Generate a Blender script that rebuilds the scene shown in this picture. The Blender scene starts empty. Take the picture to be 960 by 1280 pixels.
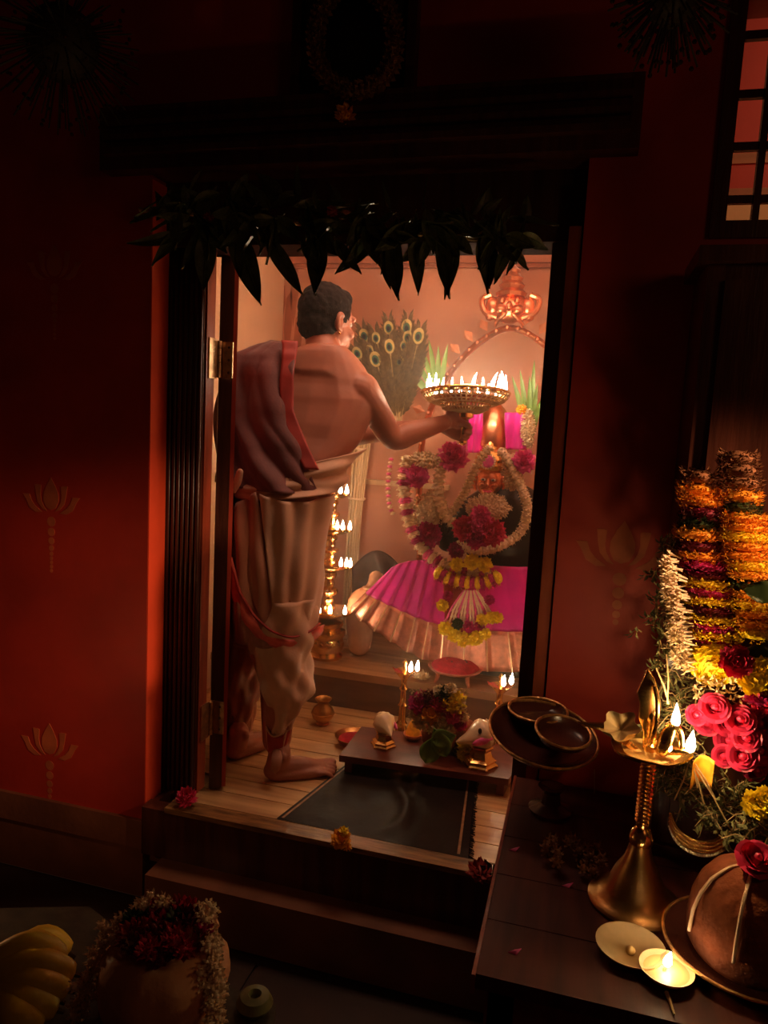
import bpy, math, random
from mathutils import Vector as V, Matrix, noise
R_=random.Random(7)
sc=bpy.context.scene; col=sc.collection
PI=math.pi; sin=math.sin; cos=math.cos
# ---------------------------------------------------------------- camera
F=924.0; YAW,PIT,ROLL=map(math.radians,(15,7.06,3.0)); CZ=1.40
CR=Matrix.Rotation(YAW,3,'Z')@Matrix.Rotation(PI/2-PIT,3,'X')@Matrix.Rotation(ROLL,3,'Z')
CP=V((0,0,CZ))
cam=bpy.data.cameras.new('camera'); co=bpy.data.objects.new('camera',cam); col.objects.link(co)
co.matrix_world=Matrix.Translation(CP)@CR.to_4x4()
cam.sensor_fit='VERTICAL'; cam.sensor_height=36.0; cam.lens=F/1280*36; cam.clip_start=0.02
sc.camera=co
# ---------------------------------------------------------------- world and exposure
w=bpy.data.worlds.new('world'); sc.world=w; w.use_nodes=True
bg=w.node_tree.nodes['Background']; bg.inputs[0].default_value=(0.30,0.10,0.05,1); bg.inputs[1].default_value=0.030
sc.view_settings.view_transform='Standard'; sc.view_settings.look='None'
sc.view_settings.exposure=0.0; sc.view_settings.gamma=1.0
# ---------------------------------------------------------------- measured points: photo pixel + real depth
def P(x,y,Y):
    d=CR@V(((x-480)/F,-(y-640)/F,-1)); return CP+d*(Y/d.y)
def PZ(x,y,Z):
    d=CR@V(((x-480)/F,-(y-640)/F,-1)); return CP+d*((Z-CZ)/d.z)
def ppm(p):
    return F/-((CR.transposed()@(p-CP)).z)
CX=V((cos(YAW),sin(YAW),0)); CD=V((-sin(YAW),cos(YAW),0)); UP=V((0,0,1))
# ---------------------------------------------------------------- materials
def mat(name,c,rough=.6,metal=0.,var=.15,scale=12.,bump=.0,bscale=60.,c2=None,spec=.5,stretch=(1,1,1),sheen=0,trans=0,sss=0):
    m=bpy.data.materials.new(name); m.use_nodes=True; nt=m.node_tree; N=nt.nodes; L=nt.links
    b=N['Principled BSDF']; b.inputs['Roughness'].default_value=rough; b.inputs['Metallic'].default_value=metal
    b.inputs['Specular IOR Level'].default_value=spec
    tc=N.new('ShaderNodeTexCoord'); mp=N.new('ShaderNodeMapping'); mp.inputs['Scale'].default_value=stretch
    L.new(tc.outputs['Object'],mp.inputs[0])
    n=N.new('ShaderNodeTexNoise'); n.inputs['Scale'].default_value=scale; n.inputs['Detail'].default_value=6
    L.new(mp.outputs[0],n.inputs['Vector'])
    r=N.new('ShaderNodeValToRGB'); r.color_ramp.elements[0].position=.32; r.color_ramp.elements[1].position=.68
    lo=tuple(x*(1-var) for x in c) if c2 is None else c2
    hi=tuple(min(1,x*(1+var)) for x in c)
    r.color_ramp.elements[0].color=(*lo,1); r.color_ramp.elements[1].color=(*hi,1)
    L.new(n.outputs['Fac'],r.inputs[0]); L.new(r.outputs[0],b.inputs['Base Color'])
    if bump:
        n2=N.new('ShaderNodeTexNoise'); n2.inputs['Scale'].default_value=bscale; n2.inputs['Detail'].default_value=4
        L.new(mp.outputs[0],n2.inputs['Vector'])
        bp=N.new('ShaderNodeBump'); bp.inputs['Strength'].default_value=bump; bp.inputs['Distance'].default_value=.004
        L.new(n2.outputs['Fac'],bp.inputs['Height']); L.new(bp.outputs[0],b.inputs['Normal'])
    if sheen: b.inputs['Sheen Weight'].default_value=sheen
    if trans: b.inputs['Transmission Weight'].default_value=trans
    if sss:
        b.inputs['Subsurface Weight'].default_value=sss; b.inputs['Subsurface Radius'].default_value=(.02,.008,.005)
    return m
def emis(name,c,s,add=True):
    m=bpy.data.materials.new(name); m.use_nodes=True; nt=m.node_tree; N=nt.nodes; N.clear()
    o=N.new('ShaderNodeOutputMaterial'); e=N.new('ShaderNodeEmission'); e.inputs[0].default_value=(*c,1); e.inputs[1].default_value=s
    if add:
        t=N.new('ShaderNodeBsdfTransparent'); a=N.new('ShaderNodeAddShader')
        nt.links.new(e.outputs[0],a.inputs[0]); nt.links.new(t.outputs[0],a.inputs[1]); nt.links.new(a.outputs[0],o.inputs[0])
        m.cycles.emission_sampling='NONE'
    else: nt.links.new(e.outputs[0],o.inputs[0])
    return m
M={}
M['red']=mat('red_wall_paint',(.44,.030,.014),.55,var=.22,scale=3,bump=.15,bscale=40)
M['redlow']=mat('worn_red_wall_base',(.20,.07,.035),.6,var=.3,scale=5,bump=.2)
M['reveal']=mat('lit_red_paint',(.80,.085,.025),.6,var=.12,scale=4)  # wall red made brighter; light on the reveal put into its colour
M['doorred']=mat('red_door_paint',(.46,.055,.030),.45,var=.15,scale=6)
M['motif']=mat('stencil_orange_paint',(.52,.12,.045),.6,var=.2,scale=14)
M['wood']=mat('dark_wood',(.075,.022,.012),.32,var=.35,scale=8,bump=.15,bscale=30,stretch=(6,6,.6))
M['woodr']=mat('red_brown_wood',(.26,.050,.022),.33,var=.3,scale=8,bump=.1,bscale=30,stretch=(5,5,.7))
M['woodtop']=mat('table_wood',(.075,.014,.007),.5,spec=.3,var=.35,scale=7,bump=.1,bscale=30,stretch=(5,.6,1))
M['thr']=mat('worn_threshold_wood',(.30,.15,.05),.38,var=.3,scale=9,bump=.3,bscale=25,c2=(.08,.035,.015),stretch=(1,5,5))
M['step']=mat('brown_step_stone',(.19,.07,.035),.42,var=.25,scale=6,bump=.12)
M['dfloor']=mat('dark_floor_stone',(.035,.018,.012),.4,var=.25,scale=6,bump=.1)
M['cream']=mat('cream_plaster',(.74,.47,.30),.75,var=.06,scale=4,bump=.1)
M['pink']=mat('pink_plaster',(.60,.27,.17),.75,var=.10,scale=2.2,bump=.1)
M['stain']=mat('red_stain',(.40,.12,.06),.8,var=.2,scale=9)
M['plank']=mat('veined_floor_stone',(.60,.38,.18),.32,var=.12,scale=4,c2=(.42,.23,.10),bump=.06,stretch=(.8,9,1))
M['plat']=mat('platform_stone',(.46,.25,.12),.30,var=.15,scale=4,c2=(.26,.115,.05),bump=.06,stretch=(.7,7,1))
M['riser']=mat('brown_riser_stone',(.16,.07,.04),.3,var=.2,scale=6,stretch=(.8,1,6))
M['brass']=mat('brass',(.83,.50,.17),.24,1,var=.12,scale=20,bump=.12,bscale=90)
M['brassd']=mat('old_brass',(.55,.29,.10),.34,1,var=.25,scale=15,bump=.15,bscale=70)
M['copper']=mat('copper',(.80,.30,.16),.28,1,var=.15,scale=20,bump=.2,bscale=80)
M['steel']=mat('worn_hinge_metal',(.62,.42,.24),.35,1,var=.3,scale=40,bump=.4,bscale=120)
M['skin']=mat('brown_skin',(.37,.130,.078),.5,var=.08,scale=10,bump=.06,bscale=140,sss=.12)
M['hair']=mat('black_hair',(.014,.008,.007),.85,spec=.12,var=.3,scale=60,bump=.6,bscale=260)
M['nail']=mat('fingernail',(.60,.30,.22),.35)
M['eye']=mat('eye_white',(.75,.7,.65),.2,var=.02)
M['maroon']=mat('maroon_shawl_cloth',(.145,.038,.034),.75,var=.18,scale=9,bump=.15,bscale=160,sheen=.3)
M['rust']=mat('red_border_cloth',(.34,.028,.020),.6,var=.15,scale=20)
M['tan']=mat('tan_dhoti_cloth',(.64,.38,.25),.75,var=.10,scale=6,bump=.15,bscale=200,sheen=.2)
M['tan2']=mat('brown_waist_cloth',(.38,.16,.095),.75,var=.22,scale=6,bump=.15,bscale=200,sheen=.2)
M['pinkb']=mat('pink_border_cloth',(.72,.13,.10),.6,var=.15,scale=30)
M['magenta']=mat('magenta_silk',(.78,.010,.36),.42,var=.15,scale=10,bump=.12,bscale=120,sheen=.4)
M['zari']=mat('copper_zari_border',(.66,.26,.17),.38,.55,var=.25,scale=30,bump=.3,bscale=160)
M['zaril']=mat('gold_zari_line',(.88,.62,.38),.35,.6,var=.1,scale=30)
M['black']=mat('black_stone',(.020,.014,.012),.35,var=.3,scale=12)
M['dcloth']=mat('dark_grey_cloth',(.085,.055,.045),.75,var=.3,scale=12,bump=.2)
M['mat']=mat('black_satin_mat',(.016,.010,.008),.48,var=.3,scale=8,bump=.2,bscale=60,spec=.15)
M['matb']=mat('mat_border',(.30,.15,.07),.5,var=.3,scale=60)
M['yel']=mat('yellow_marigold',(.92,.66,.02),.6,var=.18,scale=60)
M['ora']=mat('orange_marigold',(.88,.36,.02),.6,var=.25,scale=60)
M['mag']=mat('magenta_petals',(.50,.018,.16),.55,var=.35,scale=60)
M['mar']=mat('maroon_petals',(.17,.008,.030),.55,var=.35,scale=60)
M['rose']=mat('pink_rose_petals',(.58,.025,.09),.5,var=.2,scale=40)
M['pinkf']=mat('pink_petals',(.80,.11,.36),.55,var=.25,scale=50)
M['white']=mat('white_jasmine',(.86,.68,.48),.6,var=.1,scale=60)
M['white2']=mat('cream_tuberose',(.82,.66,.42),.6,var=.15,scale=60)
M['grn']=mat('dark_green_leaf',(.035,.060,.018),.4,var=.3,scale=20,bump=.1)
M['mango']=mat('mango_leaf',(.085,.10,.032),.38,var=.35,scale=12,bump=.15,bscale=80)
M['lgrn']=mat('fresh_green_leaf',(.16,.30,.05),.4,var=.25,scale=20)
M['grass']=mat('dry_green_sprigs',(.16,.16,.06),.6,var=.3,scale=30)
M['stem']=mat('dry_stem',(.50,.34,.16),.6,var=.2,scale=30)
M['fgreen']=mat('peacock_barbs',(.15,.085,.035),.5,var=.35,scale=60,bump=.3,bscale=200)
M['fgold']=mat('peacock_eye_gold',(.48,.34,.12),.6,0,var=.2,scale=60)
M['fteal']=mat('peacock_eye_teal',(.05,.13,.08),.5,0,var=.2,scale=60)
M['fblue']=mat('peacock_eye_blue',(.008,.012,.035),.3,.2,var=.2,scale=60)
M['kum']=mat('red_powder',(.46,.012,.028),.85,var=.2,scale=50,bump=.6,bscale=160)
M['clay']=mat('brown_clay',(.21,.060,.026),.9,var=.45,scale=16,bump=1.0,bscale=70,spec=.12)
M['thread']=mat('cotton_thread',(.80,.56,.36),.8,var=.1,scale=60,bump=.4,bscale=300)
M['shell']=mat('conch_shell',(.80,.60,.36),.35,var=.15,scale=20,bump=.1)
M['ban']=mat('banana_peel',(.80,.58,.04),.45,var=.2,scale=10,bump=.1)
M['banend']=mat('banana_tip',(.09,.05,.02),.7)
M['bundle']=mat('peach_cloth',(.66,.31,.16),.7,var=.2,scale=12,bump=.3)
M['tray']=mat('dark_red_lacquer_tray',(.075,.020,.014),.25,var=.3,scale=8)
M['rim']=mat('gilded_rim',(.72,.38,.14),.35,.8,var=.4,scale=60,bump=.5,bscale=120)
M['wax']=mat('lamp_oil',(.62,.40,.14),.45,var=.1)
M['reed']=mat('pale_reed',(.66,.44,.24),.6,var=.2,scale=20,stretch=(1,1,.2))
M['stone2']=mat('side_room_red',(.50,.06,.035),.6,var=.08,scale=3)
M['stone3']=mat('side_room_cream',(.80,.50,.22),.6,var=.08,scale=3)
M['stone4']=mat('side_room_brown',(.42,.17,.07),.6,var=.15,scale=3,stretch=(.5,1,12))
M['photo']=mat('dark_picture_print',(.03,.022,.016),.3,var=.6,scale=6)
M['palebrass']=mat('pale_brass',(.66,.46,.22),.45,.25,var=.15,scale=20,bump=.1)
M['plankw']=mat('old_plank_wood',(.13,.030,.018),.4,var=.3,scale=8,bump=.15,stretch=(1,4,1))
M['mattwood']=mat('matt_dark_wood',(.045,.016,.010),.9,var=.3,scale=8,spec=.05,stretch=(6,6,.6))
M['bead']=mat('gold_beads',(.85,.48,.16),.2,1,var=.1)
M['glint']=mat('dark_glass_beads',(.10,.05,.025),.08,.6,var=.2)
M['dull']=mat('dim_brown_petals',(.22,.09,.03),.8,var=.3,scale=40,bump=.4)  # dull brown; low light put into colour of string tops and pile
M['burlap']=mat('coarse_dark_tray',(.045,.034,.018),.7,var=.3,scale=30,bump=.3)
FL=emis('oil_flame',(1,.62,.26),16); FLC=emis('oil_flame_core',(1,.86,.62),26)
TUBE=emis('tube_light',(1,.86,.62),2.2,False)
def glassmat():
    m=bpy.data.materials.new('window_glass'); m.use_nodes=True; N=m.node_tree.nodes; b=N['Principled BSDF']
    b.inputs['Transmission Weight'].default_value=1; b.inputs['Roughness'].default_value=.02; b.inputs['IOR'].default_value=1.02; return m
M['glass']=glassmat()
# ---------------------------------------------------------------- objects
def root_of(o):
    while o.parent: o=o.parent
    return o
def tag(o,label=None,cat=None,group=None,kind=None):
    if label:o['label']=label
    if cat:o['category']=cat
    if group:o['group']=group
    if kind:o['kind']=kind
    return o
def empty(name,loc,label,cat,group=None):
    o=bpy.data.objects.new(name,None); o.empty_display_size=.03; o.location=loc; col.objects.link(o)
    return tag(o,label,cat,group)
class MB:
    def __init__(s): s.v=[]; s.f=[]
    def add(s,v,f):
        b=len(s.v); s.v+= [V(p) for p in v]; s.f+=[tuple(i+b for i in q) for q in f]; return s
    def box(s,a,b,bev=0):
        x0,y0,z0=a; x1,y1,z1=b
        if x0>x1:x0,x1=x1,x0
        if y0>y1:y0,y1=y1,y0
        if z0>z1:z0,z1=z1,z0
        v=[(x,y,z) for z in (z0,z1) for y in (y0,y1) for x in (x0,x1)]
        return s.add(v,[(0,2,3,1),(4,5,7,6),(0,1,5,4),(2,6,7,3),(0,4,6,2),(1,3,7,5)])
    def prism(s,pts,z0,z1):
        n=len(pts); v=[(p[0],p[1],z0) for p in pts]+[(p[0],p[1],z1) for p in pts]
        a=sum(pts[i][0]*pts[(i+1)%n][1]-pts[(i+1)%n][0]*pts[i][1] for i in range(n))
        f=[tuple(range(n-1,-1,-1)),tuple(range(n,2*n))]+[(i,(i+1)%n,n+(i+1)%n,n+i) for i in range(n)]
        if a<0:f=[q[::-1] for q in f]
        return s.add(v,f)
    def hull2(s,pts,th,ax):            # flat outline (V points, planar) given thickness along ax
        n=len(pts); ax=V(ax)*th; v=list(pts)+[p+ax for p in pts]
        return s.add(v,[tuple(range(n)),tuple(range(2*n-1,n-1,-1))]+[((i+1)%n,i,n+i,n+(i+1)%n) for i in range(n)])
    def lathe(s,prof,c=(0,0,0),n=24,axis=None,mod=None):
        c=V(c); q=V(axis).to_track_quat('Z','Y') if axis is not None else None
        v=[]
        for k,(r,z) in enumerate(prof):
            for i in range(n):
                a=2*PI*i/n; rr=r*(mod(a,k/(len(prof)-1)) if mod else 1)
                p=V((rr*cos(a),rr*sin(a),z)); v.append(c+(q@p if q else p))
        f=[(k*n+i,k*n+(i+1)%n,(k+1)*n+(i+1)%n,(k+1)*n+i) for k in range(len(prof)-1) for i in range(n)]
        if prof[0][0]>1e-6: f.append(tuple(range(n-1,-1,-1)))
        if prof[-1][0]>1e-6: f.append(tuple((len(prof)-1)*n+i for i in range(n)))
        return s.add(v,f)
    def tube(s,pts,rad,n=8,flat=1.,side=None,cap=True):
        pts=[V(p) for p in pts]; m=len(pts); rad=rad if isinstance(rad,(list,tuple)) else [rad]*m
        v=[]; prev=None
        for i,p in enumerate(pts):
            t=(pts[min(m-1,i+1)]-pts[max(0,i-1)]).normalized()
            if side is not None: a=V(side)
            elif prev is None: a=V((0,0,1)) if abs(t.z)<.9 else V((1,0,0))
            else: a=prev
            a=(a-t*a.dot(t)).normalized(); b=t.cross(a); prev=a
            for k in range(n):
                g=2*PI*k/n; v.append(p+a*(rad[i]*cos(g))+b*(rad[i]*flat*sin(g)))
        f=[(i*n+k,i*n+(k+1)%n,(i+1)*n+(k+1)%n,(i+1)*n+k) for i in range(m-1) for k in range(n)]
        if cap: f+=[tuple(range(n-1,-1,-1)),tuple((m-1)*n+k for k in range(n))]
        return s.add(v,f)
    def limb(s,keys,n=14,sub=6,flat=1.,side=None):   # smooth tapering limb with round ends
        ps=[V(k[0]) for k in keys]; rs=[k[1] for k in keys]; P2=[];R2=[]
        for i in range(len(ps)-1):
            a=ps[max(0,i-1)];b=ps[i];c=ps[i+1];d=ps[min(len(ps)-1,i+2)]
            ra=rs[max(0,i-1)];rb=rs[i];rc=rs[i+1];rd=rs[min(len(ps)-1,i+2)]
            for k in range(sub+(i==len(ps)-2)):
                t=k/sub; P2.append(cr(a,b,c,d,t)); R2.append(max(.001,cr(ra,rb,rc,rd,t)))
        t0=(P2[0]-P2[1]).normalized(); t1=(P2[-1]-P2[-2]).normalized()
        h=[];hr=[];e=[];er=[]
        for g in (80,55,30): h.append(P2[0]+t0*R2[0]*sin(math.radians(g))); hr.append(R2[0]*cos(math.radians(g)))
        for g in (30,55,80): e.append(P2[-1]+t1*R2[-1]*sin(math.radians(g))); er.append(R2[-1]*cos(math.radians(g)))
        return s.tube(h+P2+e,hr+R2+er,n,flat,side)
    def ball(s,c,r,n=12,m=8,ax=None):        # r: float or (rx,ry,rz); ax: matrix 3x3
        c=V(c); r=(r,r,r) if not isinstance(r,(tuple,list)) else r
        v=[]; 
        for j in range(m+1):
            b=PI*j/m
            for i in range(n):
                a=2*PI*i/n; p=V((r[0]*sin(b)*cos(a),r[1]*sin(b)*sin(a),-r[2]*cos(b)))
                v.append(c+(ax@p if ax else p))
        f=[(j*n+i,j*n+(i+1)%n,(j+1)*n+(i+1)%n,(j+1)*n+i) for j in range(m) for i in range(n)]
        return s.add(v,f)
    def grid(s,fn,nu,nv):
        v=[fn(i/nu,j/nv) for j in range(nv+1) for i in range(nu+1)]
        f=[(j*(nu+1)+i,j*(nu+1)+i+1,(j+1)*(nu+1)+i+1,(j+1)*(nu+1)+i) for j in range(nv) for i in range(nu)]
        return s.add(v,f)
    def petal(s,c,d,up,l,wd,curl=.3):         # folded 2x2 petal
        d=d.normalized(); sd=d.cross(up)
        if sd.length<1e-4: sd=d.cross(V((1,0,.3)))
        sd.normalize(); nn=sd.cross(d)
        a=c; b=c+d*l*.55+sd*wd*.5-nn*l*.06; e=c+d*l*.55-sd*wd*.5-nn*l*.06; m=c+d*l*.5+nn*l*.05; t=c+d*l+nn*l*curl
        return s.add([a,b,m,e,t],[(0,1,2),(0,2,3),(1,4,2),(2,4,3)])
    def puff(s,c,r,n=50,ps=.45,axis=(0,0,1),flat=1.,lo=-1.,rng=R_,wd=.55,base=.45,core=.6):
        c=V(c); q=V(axis).to_track_quat('Z','Y')
        s.ball(c,(r*core,r*core,r*core*flat),12,7,q.to_matrix())
        for k in range(n):
            z=lo+(1-lo)*(k+.5)/n; a=k*2.399963+rng.uniform(-.2,.2); h=math.sqrt(max(0,1-z*z))
            d=V((h*cos(a),h*sin(a),z*flat)); d=q@d
            s.petal(c+d*r*(core-.15),(d+V((rng.uniform(-.3,.3),rng.uniform(-.3,.3),rng.uniform(-.3,.3)))*.8).normalized(),q@V((0,0,1)),r*(base+ps*rng.uniform(.4,.9)),r*wd,.25)
        return s
    def rose(s,c,r,axis=(0,-.6,.8),rng=R_):
        c=V(c); q=V(axis).to_track_quat('Z','Y')
        s.ball(c,(r*.35,r*.35,r*.5),8,5,q.to_matrix())
        for ring,(np_,rr,hh,op) in enumerate(((3,.38,.62,.1),(4,.58,.55,.3),(5,.8,.42,.6),(6,1.0,.22,.95))):
            for k in range(np_):
                a0=2*PI*(k+ring*.37)/np_+rng.uniform(-.15,.15); sp=2*PI/np_*.62
                def fn(u,v,a0=a0,sp=sp,rr=rr,hh=hh,op=op):
                    a=a0+(u-.5)*2*sp; k2=1-(2*u-1)**2*.35
                    rad=r*(.18+(rr-.18)*(v**.6)*(1+.12*op*v)); z=r*(-.35+(hh+.35)*v*k2)-r*.12*op*v**4
                    return c+q@V((rad*cos(a),rad*sin(a),z))
                s.grid(fn,4,3)
        return s
    def build(s,name,m,parent=None,smooth=True,origin=None,kind=None,label=None,merge=False):
        if parent is not None: o0=V(root_of(parent).location)
        else: o0=V(origin) if origin is not None else V((0,0,0))
        me=bpy.data.meshes.new(name); me.from_pydata([tuple(p-o0) for p in s.v],[],s.f); me.update()
        if smooth:
            for p in me.polygons: p.use_smooth=True
            if smooth!='all': me.set_sharp_from_angle(angle=math.radians(42))
        me.materials.append(M[m] if isinstance(m,str) else m)
        o=bpy.data.objects.new(name,me); col.objects.link(o)
        if parent is not None: o.parent=parent
        else: o.location=o0
        if kind:o['kind']=kind
        if label:o['label']=label
        return o
def cr(a,b,c,d,t): return .5*((2*b)+(c-a)*t+(2*a-5*b+4*c-d)*t*t+(3*b-a-3*c+d)*t**3)
def spline(pts,sub=6):
    pts=[V(p) for p in pts]; out=[]
    for i in range(len(pts)-1):
        a=pts[max(0,i-1)];b=pts[i];c=pts[i+1];d=pts[min(len(pts)-1,i+2)]
        for k in range(sub+(i==len(pts)-2)): out.append(cr(a,b,c,d,k/sub))
    return out
def along(pts,n):
    L=[0]; 
    for a,b in zip(pts,pts[1:]): L.append(L[-1]+(b-a).length)
    out=[]
    for k in range(n):
        t=L[-1]*k/max(1,n-1); j=0
        while j<len(L)-2 and L[j+1]<t: j+=1
        u=(t-L[j])/max(1e-9,L[j+1]-L[j]); out.append((pts[j].lerp(pts[j+1],u),(pts[j+1]-pts[j]).normalized()))
    return out
def struct(o,label=None):
    o['kind']='structure'
    if label:o['label']=label
    return o
def mod_bake(o,mods):
    for t,kw in mods:
        m=o.modifiers.new('m',t)
        for k,v in kw.items(): setattr(m,k,v)
    dg=bpy.context.evaluated_depsgraph_get(); dg.update()
    me=bpy.data.meshes.new_from_object(o.evaluated_get(dg)); o.modifiers.clear(); old=o.data; o.data=me
    me.name=old.name
    for p in me.polygons: p.use_smooth=True
    return o
def copy_thing(r,loc,rz=0,label=None,scale=None,group=None):
    def cp(o,par):
        c=o.copy(); col.objects.link(c); c.parent=par
        for ch in o.children: cp(ch,c)
        return c
    c=cp(r,None); c.location=loc; c.rotation_euler=(0,0,rz)
    if scale: c.scale=(scale,)*3
    if label:c['label']=label
    if group:c['group']=group
    return c
def plight(parent,loc,power,c=(1,.58,.26),rad=.012,name='flame_light'):
    l=bpy.data.lights.new(name,'POINT'); l.energy=power; l.color=c; l.shadow_soft_size=rad
    o=bpy.data.objects.new(name,l); col.objects.link(o)
    if parent is not None:
        o.parent=parent; o.location=V(loc)-V(root_of(parent).location)
    else: o.location=loc
    return o
FPROF=[(0,0),(.30,.10),(.42,.28),(.34,.52),(.17,.78),(.05,.95),(0,1.0)]
def flame(parent,base,h,w_=.45,lean=0,core=True,name='flame'):
    b=MB(); base=V(base)
    b.lathe([(r*h*w_,z*h) for r,z in FPROF],(0,0,0),10)
    for p in b.v: p.x+=lean*(p.z/h)**2*h
    b.v=[p+base for p in b.v]
    return b.build(name,FLC if core else FL,parent,'all')

# ================================================================ SETTING
WY=1.75     # front face of the painted wall
FY=1.83     # front face of the door frame
ZF=.25      # shrine floor
ZU=.40      # upper platform
YU=2.72     # its front edge
YB=3.35     # back wall
XL=P(183,800,WY).x            # right edge of left wall
XFL=P(204,700,FY).x; XJ=P(246,700,FY).x
XR0=P(664,650,FY).x; XR1=P(700,650,WY).x
ZT=P(480,320,1.95).z            # underside of lintel
XI=P(352,450,YB).x-.0         # inner left wall
XIR=.19
# left wall (front)
wl=struct(MB().box((-3.2,WY,0.15),(XL,2.0,3.0)).build('wall_front',M['red'],None,False),'dark red painted wall left of the doorway with pale lotus stencils')
WXw0=P(907,270,WY).x; WXw1=.62; WZw0=P(907,277,WY).z; WZw1=P(940,-40,WY).z
b=MB().box((XR1,WY,.0),(WXw0,1.95,3.0)).box((WXw1,WY,0),(2.2,1.95,3.0)).box((WXw0,WY,0),(WXw1,1.95,WZw0)).box((WXw0,WY,WZw1),(WXw1,1.95,3.0))
wr=struct(b.build('wall_right',M['red'],None,False),'red painted wall between the doorway and the barred window')
ZL1=P(400,232,WY).z
wa=struct(MB().box((XL,WY,ZT+.30),(XR1,1.95,3.0)).build('wall_above',M['red'],None,False),'dark wall above the doorway')
b=MB().box((XL-.55*0-3.2+XL*0,WY-.012,.15),(XL,WY,.26))
b=MB().box((-3.2,WY-.012,.15),(XL,WY,.235))
struct(b.build('baseboard_left',M['redlow'],None,False))
# lotus stencils
def petal_outline(cx,cz,pts,flip,y,s):
    return [V((cx+(-1 if flip else 1)*x*s,y,cz+z*s)) for x,z in pts]
C0=[(0,-.36),(.16,-.30),(.26,-.10),(.25,.12),(.14,.36),(0,.58),(-.14,.36),(-.25,.12),(-.26,-.10),(-.16,-.30)]
C1=[(.14,-.40),(.30,-.34),(.46,-.16),(.52,.10),(.56,.36),(.40,.36),(.34,.34),(.36,.05),(.33,-.12),(.24,-.28)]
C2=[(.30,-.44),(.52,-.46),(.74,-.34),(.86,-.10),(.98,.06),(.74,.06),(.66,-.14),(.54,-.28)]
def lotus(wall,cx,cz,s,ndots=9):
    q=root_of(wall)
    for pts,fl in ((C0,0),(C1,0),(C1,1),(C2,0),(C2,1)):
        MB().hull2(petal_outline(cx,cz,pts,fl,WY-.0012,s),.0015,(0,1,0)).build('lotus_petal','motif',wall,False)
    z=cz-.56*s; 
    for k in range(ndots):
        r=s*max(.055,.145-.02*k); z-=r
        MB().lathe([(r,-.0012),(r,.0005)],(cx,WY,z),14,(0,-1,0)).build('lotus_dot','motif',wall,False)
        z-=r*1.25
for px,py,pw in ((64,622,43),(62,928,43),(68,330,42)):
    c=P(px,py,WY); lotus(wl,c.x,c.z,pw/ppm(c))
c=P(778,684,WY); lotus(wr,c.x,c.z,58/ppm(c),5)
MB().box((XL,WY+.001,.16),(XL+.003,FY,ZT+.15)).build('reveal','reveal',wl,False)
# step, threshold, outer floor
SY=1.640
struct(MB().box((P(181,1092,SY).x,SY,0),(XR1+.6,WY+.12,.15)).build('step','step',None,False),'brown stone step below the doorway')
struct(MB().box((-3.2,WY-.005,0),(XL-.0,2.0,.15)).build('step_left','step',None,False))
b=MB().box((XL+.01,1.722,.15),(XR1+.05,1.768,.290)).box((XL+.01,1.768,.15),(XFL+.03,1.84,.285))
MB_th=b.build('threshold','wood',None,False)
MB().box((XJ-.02,1.716,.290),(XR1+.05,1.770,.304)).build('worn_edge','thr',MB_th,False)
struct(MB_th,'worn yellow-brown door threshold with a flower at each end')
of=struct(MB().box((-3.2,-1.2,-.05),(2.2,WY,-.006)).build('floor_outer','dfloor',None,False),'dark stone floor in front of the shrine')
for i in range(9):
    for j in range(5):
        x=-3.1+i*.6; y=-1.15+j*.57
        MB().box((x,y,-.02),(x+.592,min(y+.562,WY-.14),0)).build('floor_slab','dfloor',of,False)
struct(MB().box((-3.2,-1.2,3.0),(2.2,3.5,3.06)).build('ceiling',M['wood'],None,False))
# door frame -----------------------------------------------------
df=MB()
w_=XJ-XFL
df.box((XL,FY,.15),(XFL+.004,1.90,ZT+.31))
fr=df.build('trim_1',M['wood'],None,False); struct(fr,'dark fluted wooden door frame')
fb=MB().box((XFL,FY+.012,.285),(XJ,1.895,ZT+.02)); fb.build('jamb_left','wood',fr,False)
for k in range(7):       # flutes
    x=XFL+w_*(k+.5)/7; r=w_/14*.82
    MB().tube([(x,FY+.010,.287),(x,FY+.010,ZT)],r,10).build('flute','wood',fr,'all')
MB().box((XJ,FY+.02,.285),(XJ+.005,1.895,ZT)).build('jamb_lining','woodr',fr,False)
MB().box((XR0,FY,.285),(XR1+.02,1.95,ZT+.02)).build('jamb_right','wood',fr,False)
MB().box((XR1-.032,WY+.012,.285),(XR1-.004,FY,ZT+.02)).build('jamb_bead','woodr',fr,False)
lb=MB().box((XL,FY-.015,ZT),(XR1,1.95,ZT+.16)); lb.build('lintel','mattwood',fr,False)
lb=MB().box((XL-.12,WY-.05,ZT+.16),(XR1+.1,1.95,ZT+.31)); lb.build('lintel_beam','wood',fr,False)
for k in range(3):
    MB().box((XL-.1,WY-.05-.008*(3-k),ZT+.19+k*.035),(XR1+.08,WY-.05,ZT+.205+k*.035)).build('moulding','wood',fr,False)
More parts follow.
